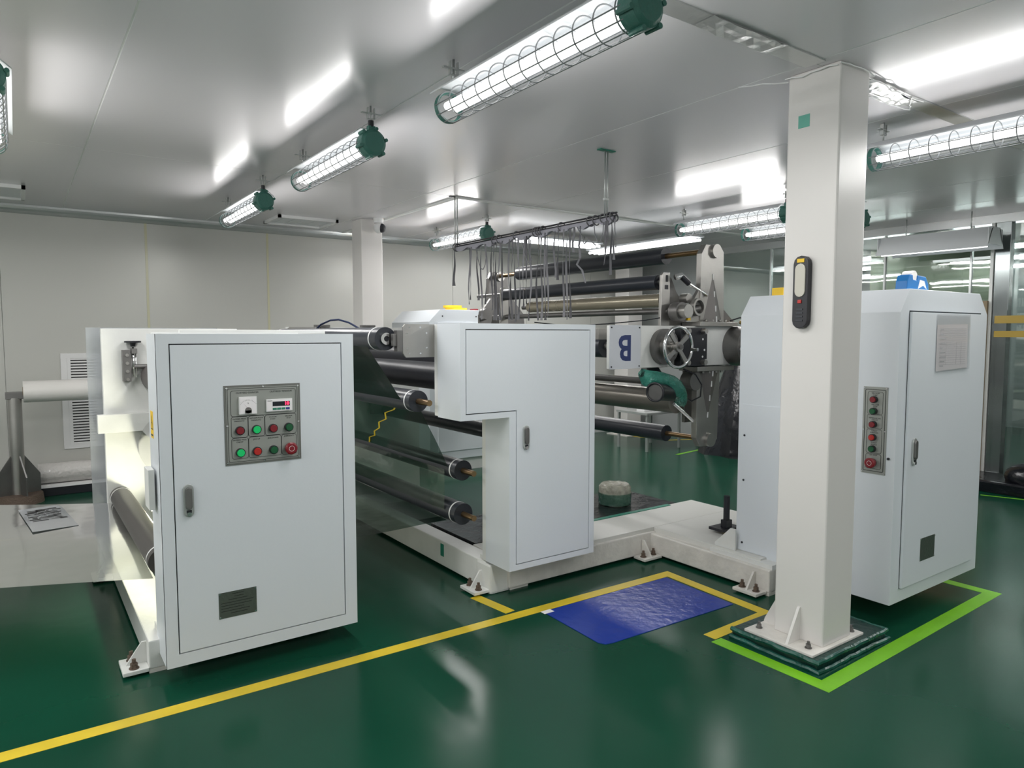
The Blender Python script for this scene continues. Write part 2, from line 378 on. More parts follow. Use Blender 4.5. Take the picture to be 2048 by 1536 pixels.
t = thing('floor_mat', (2.9, 2.85, 0), 'glossy blue sticky mat lying on the green floor inside yellow tape', 'mat')
b.build('sheet', t)
B('white', (2.40, 2.47, 3.07, 3.11, 0.0036, 0.0046)).build('corner_tab', t)

# ================================================================ COLUMNS
def bolt(b, x, y, z, r=0.012, h=0.03, m='rust'):
    b.m(m).cyl((x, y, z), (x, y, z + 0.004), r * 1.7, n=16)
    b.cyl((x, y, z + 0.004), (x, y, z + 0.004 + h * 0.5), r * 1.25, n=6)
    b.cyl((x, y, z + h * 0.5), (x, y, z + h), r * 0.7, n=10)
cx0, cx1, cy0, cy1 = 3.155, 3.41, 1.835, 2.105
t = thing('support_column', (3.28, 1.97, 0), 'large white square steel column in the right foreground with a lamp on it', 'column')
B('column_white', (cx0, cx1, cy0, cy1, 0.065, ZC)).build('post', t, 0.012, seg=3)
pl = B('worn_white', (3.04, 3.50, 1.815, 2.20, 0.055, 0.068)).build('base_plate', t, 0.003)
b = MB()
for x, y in ((3.10, 1.875), (3.11, 2.16), (3.46, 1.86), (3.46, 2.16)): bolt(b, x, y, 0.068, 0.010, 0.034, 'dark_steel')
b.build('bolt', pl)
for y0 in (1.955,):
    MB().m('column_white').prism([(cx0 + 0.002, 0.068), (cx0 - 0.105, 0.068), (cx0 - 0.095, 0.085), (cx0 - 0.01, 0.235), (cx0 + 0.002, 0.235)], 'y', y0, y0 + 0.014).build('gusset', t)
MB().m('column_white').prism([(cy1 - 0.002, 0.068), (cy1 + 0.09, 0.068), (cy1 + 0.085, 0.09), (cy1 + 0.01, 0.235), (cy1 - 0.002, 0.235)], 'x', 3.20, 3.215).build('gusset', t)
B('tape_teal', (cx0 - 0.0012, cx0, 1.985, 2.045, 2.595, 2.655)).build('tape_patch', t)['label'] = 'torn teal tape patch'
b = MB().m('pedestal').box(3.03, 3.665, 1.785, 2.27, 0, 0.055)
pd = tag(b.build('pedestal', None, 0.008), 'dark concrete pedestal under the foreground column, edged in green plastic wrap', 'pedestal')
b = MB().m('wrap_teal')
for z, e in ((0.048, 0.004), (0.008, 0.012)):
    P = [(3.03 - e, 2.27, z), (3.03 - e, 1.785 - e, z), (3.665 + e, 1.785 - e, z), (3.665 + e, 2.27, z)]
    Q = []
    for i in range(3):
        for k in range(12):
            f = k / 12; a_, c_ = P[i], P[i+1]
            Q.append((a_[0]*(1-f)+c_[0]*f + R.uniform(-.003, .003), a_[1]*(1-f)+c_[1]*f + R.uniform(-.003, .003), z + R.uniform(-.003, .003)))
    Q.append(P[3]); b.tube(Q, 0.012, 7)
b.build('plastic_wrap', pd)
def bcol(x0, x1, y0, y1, label):
    t = thing('support_column', ((x0+x1)/2, (y0+y1)/2, 0), label, 'column')
    B('column_white', (x0, x1, y0, y1, 0.0, ZC)).build('post', t, 0.008)
    B('worn_white', (x0 - .08, x1 + .08, y0 - .08, y1 + .08, 0.0, 0.015)).build('base_plate', t)
bcol(3.13, 3.38, 7.28, 7.54, 'white square column standing before the back wall, left of the ribbons')
bcol(7.76, 8.06, 7.85, 8.15, 'white square column at the far right back corner, behind the turret arms')
t = thing('security_camera', (3.33, 7.2, ZC), 'small white dome camera with a black lens on the ceiling by the back column', 'camera')
MB().m('white').cyl((3.30, 7.2, ZC), (3.30, 7.2, ZC - 0.05), 0.06, 0.05).build('mount', t)
MB().m('white').sphere((3.30, 7.2, ZC - 0.10), 0.055, 0.055, 0.06).build('dome', t)
MB().m('black').sphere((3.325, 7.175, ZC - 0.105), 0.045, 0.045, 0.05).build('lens', t)
# torch hanging on the column
M = frame((cx0, 1.985, 1.80), (0, -1, 0), (-1, 0, 0))
t = thing('work_light', (cx0, 1.985, 1.80), 'black handheld inspection lamp with a pale lens hung on the white column', 'lamp')
def pill(b, u0, u1, v0, v1, n0, n1, k=6):
    r = (u1 - u0) / 2; P = [(u0 + r + r*math.cos(a), v1 - r + r*math.sin(a)) for a in [i*PI/k for i in range(k+1)]]
    P += [(u0 + r + r*math.cos(a), v0 + r + r*math.sin(a)) for a in [PI + i*PI/k for i in range(k+1)]]
    return b.prism(P, 'z', n0, n1)
pill(MB(M).m('black'), -0.043, 0.037, -0.175, 0.178, 0.0, 0.035).build('body', t, 0.004)
pill(MB(M).m('lens_white'), -0.030, 0.024, -0.022, 0.140, 0.03, 0.041).build('lens', t, 0.003)
MB(M).m('yellow').box(-0.022, 0.016, 0.145, 0.163, 0.03, 0.0375).build('yellow_label', t)
MB(M).m('red_light').box(-0.013, 0.007, -0.052, -0.035, 0.03, 0.040).build('switch', t, 0.002)
for k in range(4): MB(M).m('rubber').box(-0.02, 0.014, -0.085 - k*0.018, -0.077 - k*0.018, 0.034, 0.038).build('grip_rib', t)

# ================================================================ CEILING LAMPS (caged tubes)
def lamp_light(parent, loc, sx, sy, watts, direction):
    """the light a lamp gives off: an area light lying in the lamp, sx by sy"""
    l = bpy.data.lights.new('lamp_light', 'AREA'); l.shape = 'RECTANGLE'; l.size = sx; l.size_y = sy; l.energy = watts; l.color = (1.0, 0.985, 0.965)
    o = bpy.data.objects.new('lamp_light', l); COL.objects.link(o)
    z = -Vector(direction).normalized(); y = Vector((0, 1, 0)); x = y.cross(z).normalized(); y = z.cross(x)
    o.matrix_world = Matrix(((x.x, y.x, z.x, loc[0]), (x.y, y.y, z.y, loc[1]), (x.z, y.z, z.z, loc[2]), (0, 0, 0, 1)))
    return o
def cage_lamp(x, y0, length, z, label, hang=True):
    """tube axis along +y from the cap at y0"""
    y1 = y0 + length
    t = thing('caged_lamp', (x, y0, z), label, 'lamp', None)
    # hood: shallow trapezoid reflector, thickness kept
    b = MB().m('hood')
    prof = [(-0.092, 0.055), (-0.05, 0.088), (0.05, 0.088), (0.092, 0.055)]
    out = [(x + px, z + pz) for px, pz in prof]; inn = [(x + px, z + pz - 0.006) for px, pz in reversed(prof)]
    b.prism(out + inn, 'y', y0 + 0.01, y1 + 0.01).build('reflector', t)
    # cap with bolts
    b = MB().m('cap_green').cyl((x, y0 - 0.05, z), (x, y0 + 0.015, z), 0.072, 0.072, n=28)
    b.cyl((x, y0 - 0.062, z), (x, y0 - 0.05, z), 0.055, 0.070, n=28)
    for k in range(6):
        a = k * PI/3 + 0.3; b.cyl((x + 0.078*math.cos(a), y0 - 0.055, z + 0.078*math.sin(a)), (x + 0.078*math.cos(a), y0 + 0.01, z + 0.078*math.sin(a)), 0.010, n=8)
    b.box(x - 0.02, x + 0.02, y0 - 0.03, y0, z + 0.06, z + 0.095)
    b.build('end_cap', t)
    MB().m('black').cyl((x, y0 - 0.015, z + 0.09), (x, y0 - 0.015, z + 0.125), 0.016, n=12).build('cable_gland', t)
    MB().m('cap_green').ring((x, y1 - 0.015, z), (x, y1 + 0.01, z), 0.070, 0.060).build('end_ring', t)
    MB().m('lamp_glass').cyl((x, y0 + 0.015, z), (x, y1, z), 0.058, n=28, caps=False).build('glass_cover', t, fix=False)
    for dx, dz in ((-0.022, -0.004), (0.022, -0.004)):
        MB().m('tube').cyl((x + dx, y0 + 0.04, z + dz), (x + dx, y1 - 0.03, z + dz), 0.020, n=12).build('light_tube', t)
    n = max(6, int(length / 0.095)); me = None
    for k in range(n):
        yy = y0 + 0.03 + (length - 0.05) * k / (n - 1)
        if me is None:
            o = MB().m('cage').torus((x, yy, z), (0, 1, 0), 0.068, 0.0029, 28, 6).build('cage_ring', t); me = (o, yy)
        else:
            o = me[0].copy(); COL.objects.link(o); o.parent = t; o.location = (0, yy - me[1], 0)
    for k in range(6):
        a = -PI + k * PI / 5
        MB().m('cage').cyl((x + 0.070*math.cos(a), y0, z + 0.070*math.sin(a)), (x + 0.070*math.cos(a), y1, z + 0.070*math.sin(a)), 0.0027, n=6).build('cage_wire', t)
    for yy in (y0 - 0.015, y1 - 0.05):
        b = MB().m('galv').cyl((x, yy, z + (0.1 if yy < y0 else 0.08)), (x, yy, ZC), 0.006, n=8)
        b.box(x - 0.055, x + 0.055, yy - 0.008, yy + 0.008, ZC - 0.045, ZC - 0.038)
        b.box(x - 0.022, x - 0.017, yy - 0.01, yy + 0.01, ZC - 0.07, ZC - 0.01).box(x + 0.017, x + 0.022, yy - 0.01, yy + 0.01, ZC - 0.07, ZC - 0.01)
        b.box(x - 0.022, x + 0.022, yy - 0.01, yy + 0.01, ZC - 0.073, ZC - 0.069)
        b.build('hanger', t)
    ym = (y0 + y1) / 2
    lamp_light(t, (x, ym, z - 0.078), 0.12, length - 0.05, LW * 0.56, (0, 0, -1))
    lamp_light(t, (x - 0.098, ym, z + 0.0), 0.035, length - 0.05, LW * 0.15, (-1, 0, -0.25))
    lamp_light(t, (x + 0.098, ym, z + 0.0), 0.035, length - 0.05, LW * 0.15, (1, 0, -0.25))
    return t
LW = 11.0
ZL = 2.655
cage_lamp(1.70, 1.70, 1.22, ZL, 'largest caged tube lamp overhead, green cap at the top edge of the photo')
cage_lamp(1.66, 3.72, 1.16, ZL, 'caged tube lamp with green cap, middle of the left row of three')
cage_lamp(1.66, 5.80, 1.16, ZL, 'caged tube lamp with green cap, farthest and smallest of the left row')
cage_lamp(4.30, 1.05, 1.22, ZL, 'bright caged tube lamp right of the foreground column')
cage_lamp(4.12, 6.30, 1.12, ZL, 'caged tube lamp with green cap behind the hanging grey ribbons')
cage_lamp(5.58, 3.72, 1.20, ZL, 'caged tube lamp ending in a green cap just left of the column')
cage_lamp(6.42, 3.50, 1.25, ZL, 'caged tube lamp behind and below the others beside the column')
cage_lamp(-0.06, 3.66, 1.2, ZL, 'caged tube lamp cut off by the left edge of the photo')
# more lamps behind the camera; the loop ones are unseen, added for brightness
cage_lamp(1.70, -0.6, 1.2, ZL, 'caged tube lamp behind the camera position')
cage_lamp(4.30, -1.6, 1.2, ZL, 'caged tube lamp behind the camera to the right')
cage_lamp(-1.5, -1.2, 1.2, ZL, 'caged tube lamp behind the camera to the left')
cage_lamp(6.9, 0.6, 1.2, ZL, 'caged tube lamp off to the right beside the glass wall')
for x, y, l in ((1.70, -3.0, 'behind the camera, farther of the middle row'), (4.30, -3.6, 'behind the camera, farther of the right row'), (6.9, -1.6, 'behind the camera by the glass wall'),
        (-1.9, 1.2, 'left of the camera, nearest of its row'), (-1.9, 3.4, 'left of the camera, second of its row'), (-1.9, 5.6, 'left of the camera, farthest of its row'),
        (-3.4, -1.4, 'by the left wall, nearest'), (-3.4, 0.8, 'by the left wall, second'), (-3.4, 3.0, 'by the left wall, third'), (-3.4, 5.2, 'by the left wall, farthest'), (-1.7, -3.4, 'in the rear left corner')):
    cage_lamp(x, y, 1.2, ZL, 'caged tube lamp added for brightness ' + l)  # unseen extra lamps, added to lift the overall light level
# batten lights near the back wall
def batten(x0, x1, y0, y1, z, label, nt_=2):
    t = thing('batten_light', ((x0+x1)/2, (y0+y1)/2, z), label, 'light')
    lamp_light(t, ((x0+x1)/2, (y0+y1)/2, z - 0.01), x1 - x0, y1 - y0, 9.0, (0, 0, -1))
    if x1 - x0 > y1 - y0:
        B('hood', (x0, x1, y0, y1, z + 0.05, z + 0.07)).build('reflector', t)
        for k in range(nt_):
            yy = y0 + (y1-y0)*(k+0.5)/nt_; MB().m('strip_light').cyl((x0+.02, yy, z+0.02), (x1-.02, yy, z+0.02), 0.016, n=12).build('light_tube', t)
        for xx in (x0 + .2, x1 - .2): MB().m('galv').cyl((xx, (y0+y1)/2, z + .07), (xx, (y0+y1)/2, ZC), 0.005, n=8).build('hanger', t)
    else:
        B('hood', (x0, x1, y0, y1, z + 0.05, z + 0.07)).build('reflector', t)
        for k in range(nt_):
            xx = x0 + (x1-x0)*(k+0.5)/nt_; MB().m('strip_light').cyl((xx, y0+.02, z+0.02), (xx, y1-.02, z+0.02), 0.016, n=12).build('light_tube', t)
        for yy in (y0 + .2, y1 - .2): MB().m('galv').cyl(((x0+x1)/2, yy, z + .07), ((x0+x1)/2, yy, ZC), 0.005, n=8).build('hanger', t)
batten(4.95, 6.3, 6.85, 7.12, 2.72, 'bright open tube light running along the back wall behind the ribbons', 3)
batten(6.40, 6.66, 5.5, 7.3, 2.68, 'long open tube light near the back right column, above the top roller', 3)
# hooded lamp next to the glass wall
t = thing('hooded_lamp', (7.9, 3.45, 2.6), 'long pale hooded trough lamp hanging in front of the glass above the tall cabinet', 'lamp')
b = MB().m('hood').prism([(7.92, 2.47), (7.935, 2.47), (8.04, 2.66), (8.20, 2.66), (8.30, 2.47), (8.315, 2.47), (8.215, 2.675), (8.03, 2.675)], 'y', 3.02, 4.13).build('reflector', t)
B('hood', (7.95, 8.28, 3.02, 3.03, 2.5, 2.66)).build('end_plate', t); B('hood', (7.95, 8.28, 4.12, 4.13, 2.5, 2.66)).build('end_plate', t)
MB().m('strip_light').cyl((8.0, 3.05, 2.485), (8.0, 4.1, 2.485), 0.018, n=12).build('light_tube', t)
for y in (3.25, 3.9): MB().m('galv').cyl((8.12, y, 2.675), (8.12, y, ZC), 0.006, n=8).build('hanger', t)
# ceiling vents
def ceil_vent(x0, x1, y0, y1, label):
    t = thing('ceiling_vent', ((x0+x1)/2, (y0+y1)/2, ZC), label, 'vent')
    B('white', (x0, x1, y0, y0+.03, ZC-.03, ZC), (x0, x1, y1-.03, y1, ZC-.03, ZC), (x0, x0+.03, y0, y1, ZC-.03, ZC), (x1-.03, x1, y0, y1, ZC-.03, ZC)).build('frame', t)
    B('hood', (x0+.03, x1-.03, y0+.03, y1-.03, ZC-.012, ZC)).build('diffuser_plate', t)
    for k in range(5):
        xx = x0 + 0.1 + k*(x1-x0-0.2)/4
        B('hood', (xx, xx+.05, y0+.08, y1-.08, ZC-.015, ZC-.012)).build('slot', t)
ceil_vent(2.32, 2.98, 7.55, 8.1, 'white square air vent in the ceiling left of the back column')
ceil_vent(-0.5, 0.12, 7.35, 8.0, 'white square air vent in the ceiling at the left edge')

# ================================================================ MACHINE ONE (left): frame
def anchor(parent, x, y, dx, dy, m='machine_white', name='anchor_foot'):
    """foot plate sticking out in direction (dx,dy) with gusset and two bolts"""
    L = 0.11; W = 0.085
    if dx:
        x1 = x + dx*L; f = B(m, (x, x1, y - W, y + W, 0.012, 0.03)).build(name, parent, 0.003)
        MB().m(m).prism([(x, 0.03), (x1 - dx*0.02, 0.03), (x1 - dx*0.03, 0.045), (x + dx*0.02, 0.13), (x, 0.13)], 'y', y - 0.006, y + 0.006).build('gusset', f)
        P = [(x + dx*0.06, y - 0.05), (x + dx*0.06, y + 0.05)]
    else:
        y1 = y + dy*L; f = B(m, (x - W, x + W, y, y1, 0.012, 0.03)).build(name, parent, 0.003)
        MB().m(m).prism([(y, 0.03), (y1 - dy*0.02, 0.03), (y1 - dy*0.03, 0.045), (y + dy*0.02, 0.13), (y, 0.13)], 'x', x - 0.006, x + 0.006).build('gusset', f)
        P = [(x - 0.05, y + dy*0.06), (x + 0.05, y + dy*0.06)]
    for px, py in P:
        b = MB(); bolt(b, px, py, 0.03, 0.013, 0.045); b.m('rust').cyl((px, py, 0), (px, py, 0.012), 0.012, n=10); b.build('bolt', f)
def roller(parent, x, z, r, y0, y1, m='rubber', ring=True, shaft=0.018, s0=0.1, s1=0.1, name='guide_roller', ringy=0.06, cap=True, sm='brass'):
    o = MB().m(m).cyl((x, y0, z), (x, y1, z), r, n=40).build(name, parent)
    if shaft: MB().m(sm).cyl((x, y0 - s0, z), (x, y1 + s1, z), shaft, n=16).build('shaft', o)
    if ring:
        for yy in (y0 + ringy, y1 - ringy):
            MB().m('white').ring((x, yy - 0.006, z), (x, yy + 0.006, z), r + 0.0015, r - 0.004, 40).build('ring', o)
    return o
m1 = thing('film_winder', (0.9, 4.6, 0), 'white film winding frame with dark rollers behind the left control cabinet', 'machine')
B('machine_white', (0.45, 0.62, 3.60, 6.3, 0.02, 0.155)).build('base_beam', m1, 0.006)
B('machine_white', (0.62, 1.33, 3.60, 3.76, 0.02, 0.095)).build('base_beam', m1, 0.006)
B('machine_white', (1.2, 1.36, 3.76, 6.3, 0.02, 0.155)).build('base_beam', m1, 0.006)
B('machine_white', (0.62, 1.2, 5.9, 6.06, 0.02, 0.155)).build('base_beam', m1, 0.006)
for q in ((0.45, 0.62, 3.6, 3.76), (1.2, 1.36, 6.1, 6.26)): B('worn_white', (q[0], q[1], q[2], q[3], 0.0, 0.02)).build('pad', m1)
B('machine_white', (0.50, 0.64, 3.665, 3.76, 0.155, 0.19)).build('step_block', m1, 0.004)
MB().m('machine_white').prism([(0.62, 0.155), (0.62, 0.19), (0.625, 0.5), (0.64, 1.62), (1.36, 1.62), (1.36, 0.155)], 'y', 3.665, 3.70).build('side_plate', m1, 0.003)
B('machine_white', (0.468, 1.35, 5.46, 5.52, 0.155, 1.636)).build('side_plate', m1, 0.004)
B('machine_white', (0.424, 0.74, 5.40, 5.46, 0.93, 1.055)).build('clamp_bar', m1, 0.003)
B('acrylic', (0.39, 1.24, 5.60, 5.606, 0.33, 1.643)).build('guard_panel', m1)
anchor(m1, 0.45, 3.68, -1, 0)
anchor(m1, 0.45, 5.2, -1, 0)
roller(m1, 0.545, 0.485, 0.066, 3.74, 5.44, 'rubber_brown', name='rubber_roller', s0=0.03, s1=0.02)
roller(m1, 0.80, 1.30, 0.105, 3.74, 5.44, 'grey_rubber', ring=False, name='nip_roller', s0=0.03, s1=0.02)
roller(m1, 1.02, 1.05, 0.07, 3.74, 5.44, 'grey_rubber', ring=False, s0=0.03, s1=0.02)
t = tag(MB().m('clear_film').cyl((0.90, 3.8, 0.82), (0.90, 5.4, 0.82), 0.24, n=48).build('film_reel'), 'pale clear film reel glowing inside the left winding frame', 'reel')
MB().m('white').cyl((0.90, 3.70, 0.82), (0.90, 5.46, 0.82), 0.05, n=24).build('core', t)
# clamp with threaded rod and knob on the far side plate
cb = B('dark_steel', (0.585, 0.635, 5.40, 5.46, 1.275, 1.49)).build('screw_block', m1, 0.002)
b = MB().m('steel')
for z in (1.29, 1.345, 1.40, 1.455): b.cyl((0.612, 5.39, z), (0.612, 5.40, z), 0.011, n=12)
b.build('screw', cb)
MB().m('chrome').cyl((0.652, 5.42, 1.30), (0.652, 5.42, 1.51), 0.007, n=10).cyl((0.668, 5.42, 1.30), (0.668, 5.42, 1.47), 0.004, n=10).build('rod', cb)
B('dark_steel', (0.64, 0.675, 5.40, 5.45, 1.465, 1.50)).build('guide', cb)
MB().m('black').cyl((0.652, 5.42, 1.513), (0.652, 5.42, 1.54), 0.014, 0.022, n=16).cyl((0.652, 5.42, 1.54), (0.652, 5.42, 1.552), 0.052, n=24).build('knob', cb)
MB().m('dark_steel').cyl((0.655, 5.43, 1.375), (0.76, 5.43, 1.375), 0.016, n=16).build('lever', cb)
# small box on the side of the near plate
B('machine_white', (0.462, 0.488, 3.50, 3.62, 0.80, 0.985)).build('junction_box', m1, 0.003)
t = thing('inspection_tube', (0.78, 4.6, 0.42), 'warm tube light glowing inside the left winding frame', 'lamp')
MB().m('warm_tube').cyl((0.74, 3.95, 0.43), (0.74, 5.2, 0.43), 0.014, n=12).build('light_tube', t)
lamp_light(t, (0.72, 4.6, 0.44), 0.06, 1.2, 4.0, (-1, 0, 0.35)).data.color = (1.0, 0.97, 0.74)
lamp_light(t, (0.76, 4.6, 0.44), 0.06, 1.2, 2.0, (0.3, 0, 1)).data.color = (1.0, 0.97, 0.74)
B('white', (0.70, 0.78, 3.72, 3.93, 0.40, 0.44), (0.70, 0.78, 5.22, 5.44, 0.40, 0.44)).build('holder', t)
# film sheet going left
def sheet(name, P, m, label, cat='film', nu=14, nv=8, wave=0.004, th=0.0008, parent=None):
    """P: four corners, bilinear, with slight waviness and real thickness"""
    P = [Vector(p) for p in P]; b = MB().m(m); top = []; nrm = (P[1]-P[0]).cross(P[3]-P[0]).normalized()
    for j in range(nv+1):
        for i in range(nu+1):
            u, v = i/nu, j/nv
            p = P[0]*(1-u)*(1-v) + P[1]*u*(1-v) + P[2]*u*v + P[3]*(1-u)*v
            top.append(p + nrm*wave*math.sin(7*u+3*v)*math.cos(5*v-2*u))
    bot = [p - nrm*th for p in top]; n = len(top)
    idx = lambda i, j: j*(nu+1)+i
    fs = [(idx(i,j), idx(i+1,j), idx(i+1,j+1), idx(i,j+1)) for i in range(nu) for j in range(nv)]
    b.add(top, fs, True)
    o = b.build(name, parent, fix=False)
    if parent is None: tag(o, label, cat)
    return o
sheet('plastic_film', [(-1.4, 4.62, 0.40), (0.50, 3.74, 0.41), (0.50, 5.44, 0.44), (-1.4, 6.9, 0.40)], 'clear_film', 'wide clear plastic film stretched low from the left machine out of frame', wave=0.006, nu=24, nv=16)

# ---------------------------------------------------------------- handles, panels
def cab_handle(parent, M, h=0.15, w_=0.044):
    o = pill(MB(M).m('galv'), -w_/2, w_/2, -h/2, h/2, 0.0, 0.010).build('handle', parent, 0.002)
    pill(MB(M).m('dark_steel'), -w_*0.32, w_*0.32, -h*0.27, h*0.42, 0.009, 0.020).build('lever', o, 0.003)
    MB(M).m('black').box(-w_*0.24, w_*0.24, -h*0.37, -h*0.285, 0.0095, 0.0125).build('lock_slot', o)
    MB(M).m('chrome').cyl((0, -h*0.41, 0.01), (0, -h*0.41, 0.016), w_*0.22, n=16).build('key_lock', o)
    return o
def button(parent, M, u, v, m, r=0.0135, h=0.020, name='push_button'):
    b = MB(M).m('black').cyl((u, v, 0), (u, v, h*0.75), r*1.12, n=24)
    b.m(m).cyl((u, v, h*0.75), (u, v, h), r*0.95, r*0.85, n=24)
    b.build(name, parent)
def estop(parent, M, u, v, r=0.022):
    b = MB(M).m('black').cyl((u, v, 0), (u, v, 0.018), r*0.8, n=28)
    b.m('red').cyl((u, v, 0.016), (u, v, 0.038), r*0.95, r*1.05, n=32).cyl((u, v, 0.038), (u, v, 0.042), r*1.05, r*0.8, n=32)
    b.m('white').torus((u, v, 0.0425), (M @ Vector((0,0,1,)) - M @ Vector((0,0,0))) if False else (0, 0, 1), r*0.45, 0.0008, 28, 5)
    b.build('emergency_stop', parent)
def outline(b, u0, u1, v0, v1, w_, z0, z1, r=0.012, k=4):
    """rounded rectangle line"""
    def rr(e):
        P = []; rad = r - e
        for cx, cy, a0 in ((u1-r, v1-r, 0), (u0+r, v1-r, PI/2), (u0+r, v0+r, PI), (u1-r, v0+r, 1.5*PI)):
            P += [(cx + rad*math.cos(a0+i*PI/2/k), cy + rad*math.sin(a0+i*PI/2/k)) for i in range(k+1)]
        return P
    A, Bq = rr(0), rr(w_); n = len(A)
    b.add([(p[0], p[1], z1) for p in A] + [(p[0], p[1], z1) for p in Bq], [(i, (i+1) % n, n+(i+1) % n, n+i) for i in range(n)])
    b.add([(p[0], p[1], z1) for p in A] + [(p[0], p[1], z0) for p in A], [(i, (i+1) % n, n+(i+1) % n, n+i) for i in range(n)])

# ================================================================ LEFT CONTROL CABINET
c1 = thing('control_cabinet', (0.95, 3.53, 0.08), 'white control cabinet in the left foreground with an instrument panel on its door', 'cabinet')
x0, x1, y0, y1, z0, z1 = 0.497, 1.408, 3.40, 3.662, 0.085, 1.60
dx0, dx1, dz0, dz1 = 0.548, 1.345, 0.142, 1.556
b = MB().m('cab')
b.box(x0, x0 + 0.03, y0 + 0.004, y1, z0, z1).box(x1 - 0.03, x1, y0 + 0.004, y1, z0, z1).box(x0 + 0.03, x1 - 0.03, y0 + 0.004, y1, z1 - 0.03, z1).box(x0 + 0.03, x1 - 0.03, y0 + 0.004, y1, z0, z0 + 0.03).box(x0 + 0.03, x1 - 0.03, y1 - 0.01, y1, z0 + 0.03, z1 - 0.03)
b.box(x0, dx0, y0, y0 + 0.02, z0, z1).box(dx1, x1, y0, y0 + 0.02, z0, z1).box(dx0, dx1, y0, y0 + 0.02, dz1, z1).box(dx0, dx1, y0, y0 + 0.02, z0, dz0)
b.m('cab_inner').box(dx0, dx1, y0 + 0.018, y0 + 0.022, dz0, dz1)
b.build('body', c1)
MB().m('seam').box(x0 + 0.02, x1 - 0.2, y1 - 0.012, y1, z1, z1 + 0.006).build('sealant_bead', c1)
dr = B('cab', (dx0 + 0.005, dx1 - 0.005, y0 - 0.001, y0 + 0.016, dz0 + 0.005, dz1 - 0.005)).build('door', c1, 0.0015)
M = frame((0.608, y0 - 0.001, 0.847), (1, 0, 0), (0, -1, 0)); cab_handle(dr, M)
pu0, pv0 = 0.772, 0.986; pw, ph = 0.355, 0.374
M = frame((pu0, y0 - 0.001, pv0), (1, 0, 0), (0, -1, 0))
pn = MB(M).m('panel_rim').box(0, pw, 0, ph, 0, 0.003).m('panel').box(0.010, pw-0.010, 0.010, ph-0.010, 0.003, 0.0045).build('control_panel', c1)
b = MB(M).m('ink')
outline(b, 0.014, pw-0.014, 0.014, ph-0.014, 0.0022, 0.0045, 0.0052, 0.010)
gx = [0.028, 0.105, 0.182, 0.259, 0.333]; gy = [0.028, 0.128, 0.228, 0.350]
outline(b, gx[0], gx[4], gy[2], gy[3], 0.0019, 0.0045, 0.0052)
for a, c, r0, r1 in ((0, 1, 1, 2), (1, 2, 1, 2), (2, 4, 1, 2), (0, 1, 0, 1), (1, 3, 0, 1), (3, 4, 0, 1)):
    outline(b, gx[a], gx[c], gy[r0], gy[r1], 0.0019, 0.0045, 0.0052)
b.build('panel_lines', pn)
b = MB(M).m('ink')
for s_, u, v, sz in (('OUTFEED DANCER', 0.105, 0.338, 0.012), ('OUTFEED TENSION', 0.262, 0.338, 0.012),
        ('OUTFEED PRESS.', 0.066, 0.216, 0.0085), ('MAN/AUTO', 0.066, 0.206, 0.0085), ('VACUUM MODE', 0.143, 0.216, 0.0085), ('MAN/AUTO', 0.143, 0.206, 0.0085),
        ('VACUUM', 0.220, 0.216, 0.0085), ('START', 0.220, 0.206, 0.0085), ('VACUUM', 0.296, 0.216, 0.0085), ('STOP', 0.296, 0.206, 0.0085),
        ('OUTFEED PRESS.', 0.066, 0.117, 0.0085), ('ON/OFF', 0.066, 0.107, 0.0085), ('JOG UP', 0.143, 0.115, 0.009), ('JOG DOWN', 0.220, 0.115, 0.009), ('EMERGENCY', 0.296, 0.118, 0.0085)):
    b.text(s_, u, v, sz, 0.0046)
b.build('lettering', pn)
for u, v in ((0.012, 0.012), (pw-0.012, 0.012), (0.012, ph-0.012), (pw-0.012, ph-0.012), (pw/2, 0.010), (pw/2, ph-0.010), (0.011, ph/2), (pw-0.011, ph/2)):
    MB(M).m('chrome').cyl((u, v, 0.003), (u, v, 0.008), 0.0065, 0.004, n=12).build('screw', pn)
b = MB(M).m('white').box(0.064, 0.144, 0.238, 0.320, 0.0045, 0.018)
b.m('paper').box(0.068, 0.140, 0.242, 0.316, 0.018, 0.0195)
b.m('ink')
for k in range(13):
    a = math.radians(145 - k*110/12); r_ = 0.040
    b.add([(0.104 + r_*math.cos(a) - 0.0006, 0.262 + r_*math.sin(a), 0.0198), (0.104 + r_*math.cos(a) + 0.0006, 0.262 + r_*math.sin(a), 0.0198),
           (0.104 + (r_+0.005)*math.cos(a) + 0.0006, 0.262 + (r_+0.005)*math.sin(a), 0.0198), (0.104 + (r_+0.005)*math.cos(a) - 0.0006, 0.262 + (r_+0.005)*math.sin(a), 0.0198)], [(0,1,2,3)])
b.text('%', 0.104, 0.289, 0.009, 0.0196)
b.m('dark_steel').cyl((0.104, 0.256, 0.0195), (0.104, 0.256, 0.0215), 0.015, n=24).box(0.089, 0.119, 0.242, 0.256, 0.0195, 0.0215)
b.m('red').add([(0.104, 0.262, 0.022), (0.1052, 0.262, 0.022), (0.0805, 0.291, 0.022)], [(0,1,2)])
b.build('dial_meter', pn)
b = MB(M).m('white').box(0.189, 0.313, 0.243, 0.302, 0.0045, 0.014)
b.m('paper').box(0.192, 0.310, 0.246, 0.299, 0.014, 0.0155)
b.m('lcd').box(0.218, 0.300, 0.268, 0.290, 0.0155, 0.0165)
b.m('led_red').text('10', 0.297, 0.279, 0.023, 0.0166, 0.0008, 'RIGHT', depth=0.0003)
b.m('key_green').box(0.218, 0.237, 0.250, 0.260, 0.0155, 0.017).box(0.239, 0.257, 0.250, 0.260, 0.0155, 0.017).box(0.260, 0.278, 0.250, 0.260, 0.0155, 0.017)
b.m('key_blue').box(0.281, 0.299, 0.250, 0.260, 0.0155, 0.017)
b.m('ink').text('TENSION', 0.206, 0.294, 0.005, 0.0156)
b.build('digital_display', pn)
